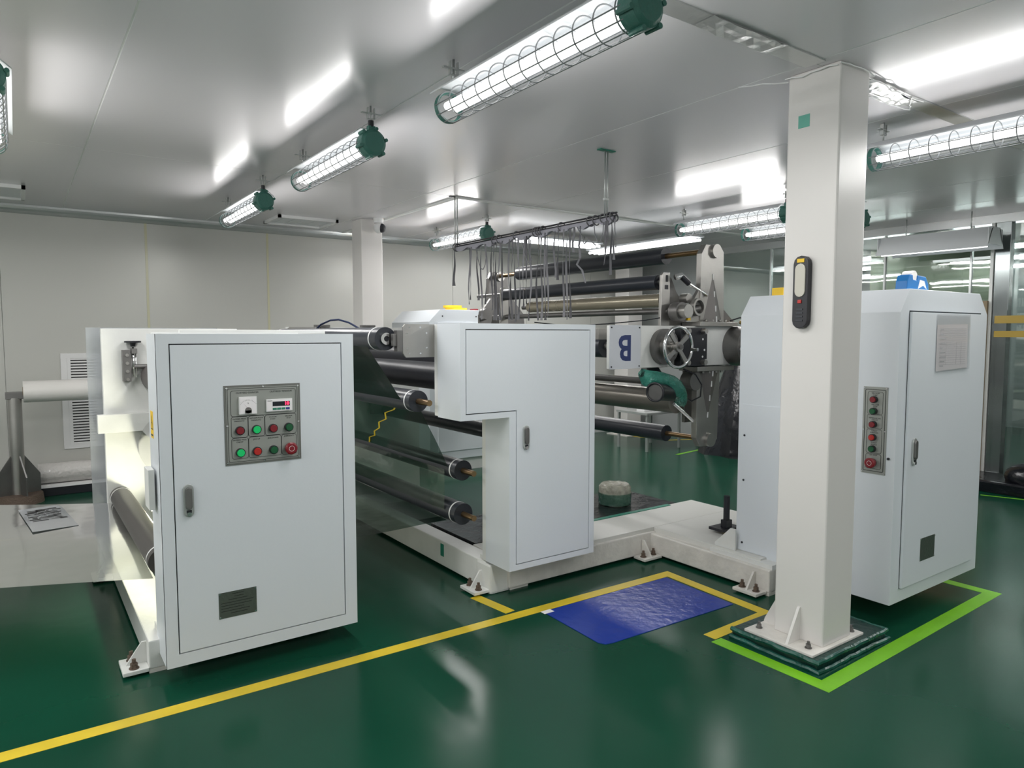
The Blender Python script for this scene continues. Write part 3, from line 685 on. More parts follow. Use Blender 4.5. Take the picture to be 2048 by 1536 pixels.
row1 = [('red', 0.066), ('green_on', 0.142), ('red', 0.219), ('green', 0.294)]
for m_, u in row1: button(pn, M, u, 0.162, m_, 0.0185, 0.026)
for m_, u in [('green_on', 0.066), ('red_light', 0.142), ('green', 0.219)]: button(pn, M, u, 0.058, m_, 0.0185, 0.026)
estop(pn, M, 0.297, 0.060, 0.028)
def nameplate(parent, M, w_, h_, dense=True):
    o = MB(M).m('plate').box(0, w_, 0, h_, 0, 0.0015).build('nameplate', parent)
    b = MB(M).m('ink')
    if dense:
        for k, (u, l) in enumerate(((0.35, 0.3), (0.4, 0.25), (0.25, 0.5), (0.06, 0.85), (0.06, 0.8), (0.06, 0.6), (0.06, 0.75), (0.3, 0.45))):
            b.box(w_*u, w_*(u+l), h_*(0.90-0.105*k) - 0.0012, h_*(0.90-0.105*k) + 0.0012, 0.0015, 0.0017)
        b.build('lettering', o)
    b = MB(M).m('chrome')
    for u in (0.006, w_-0.006):
        for v in (0.006, h_-0.006): b.cyl((u, v, 0.0015), (u, v, 0.004), 0.004, n=8)
    b.build('rivet', o)
nameplate(c1, frame((0.724, y0 - 0.001, 0.264), (1, 0, 0), (0, -1, 0)), 0.172, 0.124)
M = frame((x0, 3.58, 1.18), (0, -1, 0), (-1, 0, 0))
b = MB(M).m('yellow').box(-0.035, 0.035, -0.06, 0.065, 0, 0.0012)
b.m('ink').add([(-0.03, -0.02, 0.0014), (0.03, -0.02, 0.0014), (0, 0.055, 0.0014)], [(0, 1, 2)])
b.m('yellow').add([(-0.021, -0.015, 0.0016), (0.021, -0.015, 0.0016), (0, 0.04, 0.0016)], [(0, 1, 2)])
b.m('ink').add([(0.004, 0.032, 0.0018), (-0.008, 0.008, 0.0018), (0, 0.008, 0.0018), (-0.004, -0.012, 0.0018), (0.009, 0.014, 0.0018), (0.001, 0.014, 0.0018)], [(0, 1, 2, 3, 4, 5)])
b.box(-0.028, 0.028, -0.05, -0.042, 0.0012, 0.0015)
b.build('warning_label', c1, fix=False)

# ================================================================ MACHINE TWO: frame with four guide rollers
m2 = thing('turret_winder_base', (3.0, 4.2, 0), 'white L-shaped machine base with black guide rollers in the middle', 'machine')
m = 'machine_white'
B(m, (2.318, 2.44, 3.56, 7.2, 0.02, 0.19)).build('base_beam', m2, 0.008)
B('worn_white', (2.44, 3.745, 3.48, 3.62, 0.02, 0.17)).build('base_beam', m2, 0.008)
MB().m(m).box(2.312, 2.46, 3.50, 3.66, 0.0, 0.185).build('corner_block', m2, 0.014)
B('worn_white', (3.69, 3.80, 2.50, 3.50, 0.02, 0.16)).build('base_beam', m2, 0.008)
b = MB().m('worn_white').box(3.80, 4.0, 2.50, 2.58, 0.02, 0.155).build('base_beam', m2, 0.006)
MB().m('black').cyl((3.88, 2.496, 0.085), (3.88, 2.52, 0.085), 0.06, n=28).build('opening', b)
B('deck', (2.44, 4.62, 3.50, 3.90, 0.155, 0.196)).build('deck_plate', m2, 0.003)
B('deck', (3.74, 4.62, 2.60, 3.497, 0.15, 0.196)).build('deck_plate', m2, 0.003)
B(m, (4.5, 4.62, 2.6, 3.9, 0.0, 0.15), (3.85, 4.5, 3.76, 3.9, 0.0, 0.15)).build('skirt', m2)
B('worn_white', (2.46, 2.60, 3.50, 3.58, 0.0, 0.02), (3.6, 3.745, 3.48, 3.62, 0, 0.02), (3.69, 3.8, 2.5, 2.6, 0, 0.02)).build('pad', m2)
anchor(m2, 2.318, 3.60, -1, 0)
anchor(m2, 3.60, 3.475, 0, -1, 'worn_white')
anchor(m2, 3.69, 2.60, -1, 0, 'worn_white')
B(m, (2.34, 2.42, 3.575, 3.66, 0.19, 0.215)).build('step_block', m2, 0.004)
# side plates (same notch as the cabinet)
L = [(1.99, 1.122), (1.99, 1.655), (2.95, 1.655), (2.95, 0.196), (2.32, 0.196), (2.32, 1.122)]
MB().m(m).prism(L, 'y', 3.555, 3.60).build('side_plate', m2, 0.003)
L2 = [(1.80, 1.15), (1.80, 1.655), (3.0, 1.655), (3.0, 0.19), (2.32, 0.19), (2.32, 0.8), (2.1, 1.0)]
MB().m(m).prism(L2, 'y', 5.72, 5.76).build('side_plate', m2, 0.003)
B(m, (2.44, 3.0, 5.3, 6.1, 0.0, 0.19)).build('base_beam', m2, 0.006)
# steel brackets holding the top roller
for yy, s_ in ((3.60, 1), (5.66, -1)):
    br = MB().m('steel').prism([(1.80, 1.475), (1.79, 1.49), (1.79, 1.64), (1.805, 1.655), (2.018, 1.655), (2.018, 1.465), (1.81, 1.465)], 'y', yy, yy + 0.012).build('bracket', m2)
    b = MB().m('chrome')
    for x, z in ((1.83, 1.635), (1.90, 1.637), (1.815, 1.60), (1.94, 1.605), (1.815, 1.515), (1.94, 1.52), (1.83, 1.488), (1.90, 1.488)):
        b.cyl((x, yy - 0.002, z), (x, yy + 0.014, z), 0.005, n=10)
    b.build('screw', br)
    B('dark_steel', (1.755, 1.79, yy, yy + 0.045, 1.50, 1.62), (1.735, 1.757, yy + 0.01, yy + 0.04, 1.53, 1.60)).build('bearing_block', br, 0.002)
roller(m2, 1.715, 1.572, 0.066, 3.67, 5.62, 'rubber', s0=0.0, s1=0.02, name='top_roller', ringy=0.09)
MB().m('chrome').ring((1.715, 3.655, 1.572), (1.715, 3.67, 1.572), 0.034, 0.016).m('black').cyl((1.715, 3.66, 1.572), (1.715, 3.668, 1.572), 0.017).build('bearing', m2)
roller(m2, 1.935, 1.20, 0.064, 3.70, 5.62, s1=0.1, s0=0.14)
roller(m2, 2.255, 0.745, 0.064, 3.72, 5.62, s0=0.13)
roller(m2, 2.255, 0.467, 0.068, 3.72, 5.62, s0=0.13)
roller(m2, 2.30, 1.43, 0.10, 3.68, 5.66, 'black', ring=False, shaft=0.02, name='press_roller', s0=0.06, s1=0.04)
roller(m2, 2.12, 1.34, 0.085, 3.68, 5.66, 'black', ring=False, shaft=0.02, name='press_roller', s0=0.06, s1=0.04)
roller(m2, 2.66, 0.93, 0.055, 3.66, 5.68, 'rubber', ring=False, name='rear_roller', s0=0.05)
B('black', (2.02, 2.4, 3.62, 3.66, 1.25, 1.46)).build('pivot_arm', m2, 0.02)
B('black', (2.05, 2.30, 3.60, 3.64, 1.20, 1.30)).build('pivot_arm', m2, 0.01)
B('dark_steel', (2.5, 2.72, 5.66, 5.70, 0.90, 1.05)).build('bracket', m2, 0.01)
b = MB().m('dark_steel')
for x in (1.99 + 0.05, 2.45): b.box(x, x + 0.12, 5.70, 5.76, 1.655, 1.675).box(x+.04, x+.08, 5.70, 5.72, 1.645, 1.66)
b.build('latch', m2)
B('tape_deep', (2.3165, 2.318, 4.08, 4.125, 0.085, 0.17)).build('tape_patch', m2)
MB().m('hose').tube([(2.02, 4.62, 1.60), (1.99, 4.70, 1.64), (1.96, 4.80, 1.68), (1.93, 4.92, 1.703), (1.91, 5.03, 1.70), (1.88, 5.15, 1.67), (1.86, 5.24, 1.62), (1.86, 5.27, 1.58)], 0.007).build('hose', m2)
# film path over the guide rollers
sheet('plastic_film', [(1.66, 3.82, 1.54), (1.66, 5.5, 1.54), (1.875, 5.5, 1.20), (1.875, 3.80, 1.20)], 'black_film', 'dark film web dropping from the top roller to the second roller', wave=0.002)
sheet('plastic_film', [(1.99, 3.80, 1.16), (1.99, 5.5, 1.16), (2.195, 5.5, 0.76), (2.195, 3.80, 0.76)], 'dark_film', 'greenish film web between the second and third roller', wave=0.003)
sheet('plastic_film', [(2.19, 3.84, 0.74), (2.19, 5.5, 0.74), (2.185, 5.5, 0.48), (2.185, 3.84, 0.48)], 'light_film', 'clear film web between the third and lowest roller', wave=0.002)
sheet('plastic_film', [(1.30, 3.95, 0.36), (2.24, 3.9, 0.395), (2.24, 5.5, 0.395), (1.30, 5.5, 0.36)], 'dark_film', 'low green tinted film stretched between the two machines', wave=0.006)
b = MB().m('yellow_tape')
zz = [(2.19, 4.99), (2.165, 4.93), (2.15, 4.80), (2.13, 4.76), (2.11, 4.63), (2.085, 4.58), (2.065, 4.42), (2.04, 4.38), (2.02, 4.20), (2.0, 4.12)]
for i in range(len(zz)-1):
    (xa, ya), (xb, yb) = zz[i], zz[i+1]; z_a = 1.16 - (xa-1.99)/0.205*0.40; z_b = 1.16 - (xb-1.99)/0.205*0.40
    b.add([(xa-.004, ya-.012, z_a), (xa-.004, ya+.012, z_a), (xb-.004, yb+.012, z_b), (xb-.004, yb-.012, z_b)], [(0,1,2,3)])
tag(b.build('tape_line', None, fix=False), 'torn yellow tape seam across the green film web', 'tape')

# ================================================================ MIDDLE CABINET (notched)
c2 = thing('notched_cabinet', (2.5, 3.43, 0.2), 'white L-shaped cabinet with a notch at lower left, in the middle', 'cabinet')
y0, y1 = 3.30, 3.553; nx, nz = 2.315, 1.117; X0, X1, Z0, Z1 = 1.985, 2.976, 0.200, 1.658
O = [(X0, nz), (X0, Z1), (X1, Z1), (X1, Z0), (nx, Z0), (nx, nz)]
b = MB().m('cab').prism(O, 'y', y0 + 0.018, y1)
D = [(2.020, 1.150), (2.020, 1.626), (2.934, 1.626), (2.934, 0.234), (2.362, 0.234), (2.362, 1.150)]
n = 6; vs = [(p[0], y0, p[1]) for p in O] + [(p[0], y0, p[1]) for p in D] + [(p[0], y0 + 0.018, p[1]) for p in O] + [(p[0], y0 + 0.018, p[1]) for p in D]
fs = [(i, (i+1) % n, n+(i+1) % n, n+i) for i in range(n)] + [(i, 2*n+i, 2*n+(i+1) % n, (i+1) % n) for i in range(n)] + [(n+i, n+(i+1) % n, 3*n+(i+1) % n, 3*n+i) for i in range(n)]
b.add(vs, fs)
b.build('body', c2)
MB().m('cab_inner').prism(D, 'y', y0 + 0.0165, y0 + 0.0178).build('door_gap', c2)
e = 0.005; D2 = [(2.020+e, 1.150+e), (2.020+e, 1.626-e), (2.934-e, 1.626-e), (2.934-e, 0.234+e), (2.362+e, 0.234+e), (2.362+e, 1.150+e)]
dr = MB().m('cab').prism(D2, 'y', y0 - 0.001, y0 + 0.015).build('door', c2, 0.0015)
cab_handle(dr, frame((2.432, y0 - 0.001, 0.99), (1, 0, 0), (0, -1, 0)), 0.145, 0.044)

# ================================================================ TALL RIGHT CABINET
c3 = thing('tall_cabinet', (4.33, 2.33, 0.13), 'tall white cabinet with chamfered top behind the foreground column', 'cabinet')
X0, X1, Y0, Y1, Z0, Z1, ZS = 3.80, 4.868, 1.835, 2.83, 0.13, 1.84, 1.715
O = [(X0, Z0), (X0, ZS), (X0 + 0.09, Z1), (X1 - 0.115, Z1), (X1, ZS), (X1, Z0)]
O2 = O
MB().m('cab').prism(O, 'y', Y0 + 0.002, Y1).build('body', c3, 0.002)
MB().m('cab').prism([(2.40, 0.2), (2.40, 1.15), (2.80, 1.15), (2.80, 1.06), (2.825, 1.05), (2.825, 0.2)], 'x', X0 - 0.004, X0).build('lower_panel', c3)
d_ = B('cab_inner', (3.893, 4.772, Y0 - 0.0005, Y0 + 0.001, 0.206, 1.724)).build('door_gap', c3)
dr = B('cab', (3.895, 4.770, Y0 - 0.014, Y0, 0.209, 1.716)).build('door', c3, 0.0012)
cab_handle(dr, frame((3.965, Y0 - 0.014, 0.96), (1, 0, 0), (0, -1, 0)), 0.15, 0.044)
nameplate(c3, frame((4.09, Y0 - 0.014, 0.325), (1, 0, 0), (0, -1, 0)), 0.17, 0.13, False)
b = MB().m('black')
for y, z in ((2.78, 0.95), (2.78, 0.66), (2.78, 0.25), (1.87, 0.93)): b.cyl((X0 - 0.007, y, z), (X0 - 0.001, y, z), 0.007, n=12)
b.build('screw', c3)
M = frame((X0, 2.017, 0.836), (0, -1, 0), (-1, 0, 0)); pw, ph = 0.132, 0.477
pn = MB(M).m('panel').box(0, pw, 0, ph, 0, 0.003).build('control_panel', c3)
pn['label'] = 'narrow grey button panel'
b = MB(M).m('ink')
outline(b, 0.010, pw-0.010, 0.014, ph-0.014, 0.003, 0.003, 0.0038, 0.008)
for v0, v1 in ((0.028, 0.110), (0.114, 0.245), (0.249, 0.325), (0.329, ph-0.026)): outline(b, 0.024, pw-0.024, v0, v1, 0.0016, 0.003, 0.0038, 0.01)
b.build('panel_lines', pn)
b = MB(M).m('ink')
for s_, v, sz in (('VACUUM', 0.442, 0.010), ('START', 0.432, 0.010), ('VACUUM', 0.379, 0.010), ('STOP', 0.369, 0.010), ('MEMBRANE JOG', 0.306, 0.009), ('ON/OFF', 0.296, 0.009), ('TURRET', 0.236, 0.009), ('FORWARD', 0.226, 0.009), ('TURRET', 0.171, 0.009), ('REVERSE', 0.161, 0.009), ('E.M. STOP', 0.103, 0.009)):
    b.text(s_, pw/2, v, sz, 0.0031)
b.build('lettering', pn)
for u in (0.007, pw-0.007):
    for v in (0.007, ph/2, ph-0.007): MB(M).m('chrome').cyl((u, v, 0.003), (u, v, 0.006), 0.004, n=8).build('screw', pn)
for m_, v in (('red', 0.408), ('green', 0.345), ('red', 0.272), ('red_light', 0.201), ('green', 0.138)): button(pn, M, pw/2 - 0.004, v, m_, 0.0165, 0.030)
estop(pn, M, pw/2 - 0.002, 0.063, 0.027)
# paper in a sleeve on the door
t = thing('document_sleeve', (4.37, Y0 - 0.015, 1.4), 'printed form in a clear sleeve taped to the tall cabinet door', 'paper')
M = frame((4.17, Y0 - 0.015, 1.385), (1, 0, 0), (0, -1, 0))
MB(M).m('sleeve').add([(0, 0, 0.008), (0.415, 0.012, 0.010), (0.42, 0.33, 0.004), (0.0, 0.325, 0.003)], [(0,1,2,3)]).build('sleeve', t, fix=False)
MB(M).m('paper').add([(0.006, 0.006, 0.002), (0.392, 0.018, 0.006), (0.385, 0.272, 0.003), (0.006, 0.265, 0.002)], [(0,1,2,3)]).build('sheet', t, fix=False)
b = MB(M).m('grey_ink')
for k in range(17):
    v = 0.245 - k*0.0128; b.box(0.035 if k % 3 else 0.03, 0.36, v, v + 0.0012, 0.0066, 0.0068)
for k in range(9): b.box(0.04, 0.04 + R.uniform(0.03, 0.07), 0.243 - k*0.0256 - 0.006, 0.243 - k*0.0256 - 0.002, 0.0066, 0.0068)
for u in (0.11, 0.24, 0.30): b.box(u, u + 0.0012, 0.04, 0.17, 0.0066, 0.0068)
b.build('print', t)
# tape dispenser on top
t = thing('tape_dispenser', (4.12, 1.97, Z1), 'blue plastic tape dispenser holding a clear roll on the tall cabinet', 'dispenser')
b = MB().m('blue_plastic').prism([(3.99, Z1), (3.995, Z1 + 0.05), (4.015, Z1 + 0.085), (4.05, Z1 + 0.085), (4.055, Z1 + 0.06), (4.10, Z1 + 0.055), (4.105, Z1 + 0.085), (4.20, Z1 + 0.08), (4.235, Z1 + 0.04), (4.24, Z1)], 'y', 1.90, 1.965).build('body', t, 0.004)
MB().m('foam').cyl((4.078, 1.905, Z1 + 0.075), (4.078, 1.96, Z1 + 0.075), 0.034, n=28).build('tape_roll', t)
MB().m('white').prism([(4.11, Z1 + 0.01), (4.13, Z1 + 0.06), (4.18, Z1 + 0.055), (4.21, Z1 + 0.01), (4.17, Z1 + 0.03)], 'y', 1.898, 1.900).build('white_mark', t)
t = tag(B('yellow', (3.90, 3.96, 2.18, 2.30, Z1, Z1 + 0.026)).build('yellow_box', None, 0.003), 'flat yellow block on top of the tall cabinet, right of the column', 'box')
t = tag(B('yellow', (3.93, 4.05, 2.62, 2.70, Z1, Z1 + 0.05)).build('yellow_box', None, 0.003), 'yellow block on top of the tall cabinet, left of the column', 'box')

# ================================================================ TURRET
tr = thing('rewind_turret', (4.35, 3.7, 1.505), 'steel turret with white beams, chrome handwheel and crossed arms carrying rollers', 'machine')
CX, CZ = 4.345, 1.505
for yy in (3.50, 6.28):
    bm_ = B('machine_white', (3.575, 5.35, yy, yy + 0.30, 1.358, 1.658), (3.29, 3.575, yy, yy + 0.035, 1.358, 1.658)).build('beam', tr, 0.006)
sg = B('sign', (3.28, 3.575, 3.492, 3.498, 1.358, 1.660)).build('sign_plate', tr, 0.002)
sg['label'] = 'grey plate with an upside-down navy letter B'
M = frame((3.427, 3.492, 1.512), (1, 0, 0), (0, -1, 0))
MB(M).m('navy').text('B', 0, 0, 0.245, 0.0, 0.006, rot=PI, sx=0.92).build('lettering', sg)
b = MB().m('black')
for x in (3.295, 3.56):
    for z in (1.375, 1.643): b.cyl((x, 3.487, z), (x, 3.492, z), 0.005, n=8)
b.build('screw', sg)
B('steel', (3.33, 3.60, 3.66, 3.70, 1.56, 1.64)).build('bracket', tr, 0.002)
# flange, hub and handwheel
fx, fz = 3.80, 1.508
MB().m('dark_steel').cyl((fx, 3.50, fz), (fx, 3.455, fz), 0.128, n=40).m('steel').cyl((fx, 3.455, fz), (fx, 3.41, fz), 0.075, n=32).cyl((fx, 3.41, fz), (fx, 3.385, fz), 0.03, n=20).build('wheel_flange', tr)
hw = MB().m('chrome').torus((fx + 0.015, 3.36, fz - 0.002), (0, 1, 0), 0.142, 0.0125, 56, 12).build('handwheel', tr)
for k in range(4):
    a = math.radians(38 + 90*k); c = Vector((fx + 0.015, 3.365, fz)); d = Vector((math.cos(a), 0, math.sin(a))); s_ = Vector((-math.sin(a), 0, math.cos(a)))
    b = MB().m('steel'); w1, w2 = 0.014, 0.018
    P = [c + d*0.03 + s_*w1, c + d*0.138 + s_*w2, c + d*0.138 - s_*w2, c + d*0.03 - s_*w1]
    b.add([p + Vector((0, -0.006, 0)) for p in P] + [p + Vector((0, 0.006, 0)) for p in P], [(0,1,2,3), (7,6,5,4), (0,4,5,1), (1,5,6,2), (2,6,7,3), (3,7,4,0)])
    b.build('spoke', hw)
MB().m('steel').cyl((fx + 0.015, 3.345, fz), (fx + 0.015, 3.395, fz), 0.036, n=28).m('dark_steel').cyl((fx + 0.015, 3.33, fz), (fx + 0.015, 3.345, fz), 0.018, n=6).build('hub', hw)
MB().m('chrome').cyl((fx + 0.15, 3.355, fz - 0.02), (fx + 0.15, 3.30, fz - 0.02), 0.012, n=14).build('crank', hw)
bb = MB().m('black').box(3.93, 4.20, 3.44, 3.50, 1.36, 1.645).box(4.20, 4.235, 3.45, 3.50, 1.41, 1.60).build('gear_housing', tr, 0.004)
b = MB().m('steel')
for x, z in ((4.165, 1.62), (4.165, 1.39), (3.98, 1.62), (3.98, 1.39)): b.cyl((x, 3.40, z), (x, 3.44, z), 0.019, n=14)
b.m('white')
for x, z in ((4.17, 1.56), (4.19, 1.48), (4.17, 1.43)): b.cyl((x, 3.437, z), (x, 3.44, z), 0.008, n=10)
b.build('bolt', bb)
fx2 = 4.63
f2 = MB().m('dark_steel').cyl((fx2, 3.50, CZ), (fx2, 3.36, CZ), 0.155, n=48).m('steel').cyl((fx2, 3.36, CZ), (fx2, 3.32, CZ), 0.085, n=40).cyl((fx2, 3.32, CZ), (fx2, 2.83, CZ), 0.06, n=32).build('hub_flange', tr)
b = MB().m('white')
for k in range(8):
    a = k*PI/4 + 0.2; b.cyl((fx2 + 0.112*math.cos(a), 3.325, CZ + 0.112*math.sin(a)), (fx2 + 0.112*math.cos(a), 3.36, CZ + 0.112*math.sin(a)), 0.019, n=8)
b.build('bolt', f2)
MB().m('steel').cyl((CX, 3.8, CZ), (CX, 6.28, CZ), 0.07, n=32).build('main_shaft', tr)
# crossed arm plates
def arm_plate(yy, s, near):
    """s=+1 up, -1 down"""
    f = lambda x, z: (x, CZ + s*(z - CZ))
    xa, xb = (4.215, 4.475) if s > 0 else (4.19, 4.44)
    P = [f(xa - 0.005, 1.69), f(xa, 2.20), f(xa + 0.045, 2.27), f(xb - 0.05, 2.275), f(xb - 0.005, 2.225), f(xb + 0.01, 1.69)]
    a = MB().m('steel' if near else 'dark_steel').prism(P, 'y', yy, yy + 0.05).build('arm_plate', tr, 0.002)
    y_ = yy if near else yy
    xm = (xa + xb) / 2
    # rib standing out from the plate, tapering to its tip
    tip = f(xm, 2.045); r0 = f(xm - 0.105, 1.69); r1 = f(xm + 0.115, 1.69)
    b = MB().m('rib_steel')
    b.add([(tip[0], y_, tip[1]), (r0[0], y_, r0[1]), (r1[0], y_, r1[1]), (xm, y_ - 0.045, r0[1])], [(0, 1, 3), (0, 3, 2), (1, 2, 3), (0, 2, 1)])
    b.build('rib', a)
    for z in (2.03, 1.90, 1.79, 1.71):
        q = f(xm, z); k = max(0.0, (2.045 - z) / 0.355)
        yc = y_ - 0.045*k - 0.002
        B('white', (xm - 0.004, xm + 0.004, yc - 0.001, yc + 0.03, q[1] - 0.022, q[1] + 0.022)).build('weld_slot', a)
    q0 = f(0, 1.658)[1]; q1 = f(0, 1.69)[1]
    fp = B('steel', (xa - 0.06, xb + 0.12, yy - 0.05 if near else yy, yy + 0.13, q0, q1)).build('foot_flange', tr, 0.002)
    b = MB().m('steel')
    for x in (xa + 0.03, xm - 0.02, xm + 0.06, xb): b.cyl((x, yy - 0.025, q1), (x, yy - 0.025, q1 + s*0.018), 0.012, n=6)
    b.build('bolt', fp)
    hz = f(0, 2.225)[1]; hx = xa + 0.148
    MB().m('steel').cyl((hx, yy - 0.025, hz), (hx, yy, hz), 0.052, n=32).m('dark_steel').cyl((hx, yy + 0.05, hz), (hx, yy + 0.08, hz), 0.04, n=24).build('hub_cap', a)
    return a
for s in (1, -1):
    arm_plate(3.50, s, True); arm_plate(6.40, s, False)
# ring bracket on the left of the upper arm
b = MB().m('steel').prism([(4.06, 1.69), (4.06, 1.74), (4.215, 1.945), (4.215, 1.69)], 'y', 3.51, 3.54).build('wing_plate', tr)
MB().m('steel').ring((4.165, 3.505, 1.80), (4.165, 3.47, 1.80), 0.066, 0.050).m('dark_steel').cyl((4.165, 3.50, 1.80), (4.165, 3.505, 1.80), 0.05).build('port_ring', b)
B('yellow', (4.06, 4.09, 3.49, 3.51, 1.70, 1.735)).build('yellow_tag', b)
# turret rollers
roller(tr, 4.362, 2.232, 0.068, 3.985, 6.03, 'rubber', ring=False, shaft=0.021, s0=0.44, s1=0.37, name='winding_roller')
roller(tr, 4.335, 0.785, 0.066, 3.93, 6.0, 'rubber', ring=False, shaft=0.019, s0=0.38, s1=0.40, name='winding_roller')
roller(tr, 3.955, 1.985, 0.056, 3.68, 5.70, 'rubber', ring=False, shaft=0.02, s0=0.03, s1=0.5, name='press_roller', sm='dark_steel')
roller(tr, 4.02, 1.853, 0.052, 3.70, 5.38, 'tan_roll', ring=False, shaft=0.02, s0=0.03, s1=0.12, name='steel_roller', sm='dark_steel')
roller(tr, 3.98, 1.768, 0.022, 3.60, 5.95, 'dark_steel', ring=False, shaft=0, name='tie_rod')
roller(tr, 4.10, 1.085, 0.092, 3.62, 5.6, 'steel_roll', ring=False, shaft=0.02, s0=0.05, s1=0.1, name='steel_roller', sm='dark_steel')
roller(tr, 4.10, 1.225, 0.028, 3.50, 5.9, 'dark_steel', ring=False, shaft=0, name='tie_rod')
roller(tr, 3.55, 1.51, 0.085, 3.81, 5.9, 'rubber', ring=False, shaft=0.03, s0=0.02, s1=0.3, name='steel_roller', sm='steel')
# lay-on arm pair, near and far
for yy in (3.615, 5.72):
    a = MB().m('steel').prism([(3.905, 1.66), (3.915, 2.035), (3.93, 2.055), (4.0, 2.055), (4.0, 1.66)], 'y', yy, yy + 0.025).build('lay_on_plate', tr, 0.002)
    MB().m('dark_steel').prism([(4.0, 1.66), (4.0, 2.03), (4.035, 2.02), (4.09, 1.92), (4.20, 1.80), (4.22, 1.66)], 'y', yy + 0.02, yy + 0.045).build('web', a)
    MB().m('black').box(3.955, 3.975, yy - 0.002, yy + 0.01, 1.985, 2.035).box(3.945, 3.98, yy - 0.002, yy + 0.01, 1.93, 1.962).build('slot', a)
MB().m('dark_steel').cyl((4.01, 3.50, 1.765), (4.01, 3.58, 1.765), 0.068, n=36).m('steel').cyl((4.01, 3.44, 1.765), (4.01, 3.50, 1.765), 0.05, n=28).build('clamp_collar', tr)
MB().m('dark_steel').cyl((4.03, 3.50, 1.765), (4.20, 3.52, 1.79), 0.034, n=24).build('link_tube', tr)
MB().m('steel').cyl((4.12, 3.60, 1.865), (4.12, 3.53, 1.865), 0.036, n=24).build('bearing', tr)
MB().m('chrome').cyl((4.02, 3.58, 2.02), (4.08, 3.57, 2.035), 0.022, n=16).m('black').cyl((4.07, 3.57, 2.03), (4.14, 3.555, 1.975), 0.022, n=12).m('chrome').cyl((4.14, 3.555, 1.975), (4.27, 3.485, 1.89), 0.012, n=12).build('gas_strut', tr)
MB().m('chrome').cyl((3.98, 3.54, 1.08), (4.24, 3.53, 0.90), 0.013, n=12).build('gas_strut', tr)
B('dark_steel', (4.17, 4.26, 3.60, 3.63, 0.92, 1.358)).build('lay_on_plate', tr, 0.004)
MB().m('dark_steel').cyl((4.13, 3.46, 1.245), (4.13, 3.56, 1.245), 0.068, n=32).build('clamp_collar', tr)
b = MB().m('dark_steel').prism([(4.07, 1.66), (4.07, 1.80), (4.215, 1.98), (4.215, 1.66)], 'y', 6.36, 6.39).build('wing_plate', tr)
MB().m('dark_steel').cyl((4.12, 6.28, 1.81), (4.12, 6.36, 1.81), 0.062, n=28).build('bearing', tr)
MB().m('dark_steel').prism([(4.48, 1.66), (4.48, 1.84), (4.72, 1.66)], 'y', 3.55, 3.57).build('brace', tr)
MB().m('black').tube([(2.95, 3.9, 1.68), (3.2, 3.85, 1.655), (3.5, 3.75, 1.672), (3.8, 3.66, 1.70), (3.92, 3.62, 1.72)], 0.004, 6).build('cable', tr)
MB().m('black').tube([(4.0, 3.47, 1.34), (4.12, 3.46, 1.30), (4.19, 3.46, 1.22), (4.18, 3.46, 1.13), (4.08, 3.46, 1.10), (4.0, 3.46, 1.14)], 0.006, 6).build('cable', tr)
MB().m('black').tube([(4.5, 3.45, 1.70), (4.6, 3.44, 1.725), (4.75, 3.44, 1.72), (4.85, 3.44, 1.69)], 0.006, 6).build('cable', tr)
MB().m('amber').sphere((4.72, 3.46, 1.69), 0.09, 0.04, 0.028).build('cable_bundle', tr)
# motor wrapped in a teal bag under the beam with a black handwheel
t = thing('wrapped_motor', (3.78, 3.42, 1.34), 'small black motor wrapped in green plastic hanging below the handwheel', 'motor')
MB().m('black').cyl((3.60, 3.36, 1.20), (3.90, 3.46, 1.17), 0.06, n=24).cyl((3.8, 3.45, 1.2), (3.8, 3.6, 1.36), 0.04, n=16).build('motor', t)
MB().m('black').torus((3.57, 3.345, 1.20), (0.95, 0.3, 0), 0.062, 0.008, 32, 8).m('dark_steel').cyl((3.575, 3.347, 1.20), (3.585, 3.35, 1.20), 0.055, n=28).build('handwheel', t)
b = MB().m('bag_teal')
P = [(3.54, 3.45, 1.325, 0.03), (3.57, 3.43, 1.29, 0.05), (3.64, 3.42, 1.28, 0.055), (3.72, 3.42, 1.27, 0.055), (3.80, 3.41, 1.235, 0.06), (3.87, 3.41, 1.19, 0.065), (3.92, 3.42, 1.14, 0.06), (3.95, 3.42, 1.10, 0.03)]
vs = []; K = 14
for i, (x, y, z, r) in enumerate(P):
    for k in range(K):
        a = 2*PI*k/K; rr = r*(1 + R.uniform(-0.16, 0.16)); vs.append((x + 0.3*rr*math.sin(a), y + rr*math.cos(a), z + rr*math.sin(a)))
b.add(vs, [(i*K+k, (i+1)*K+k, (i+1)*K+(k+1) % K, i*K+(k+1) % K) for i in range(len(P)-1) for k in range(K)], True)
b.build('plastic_bag', t)
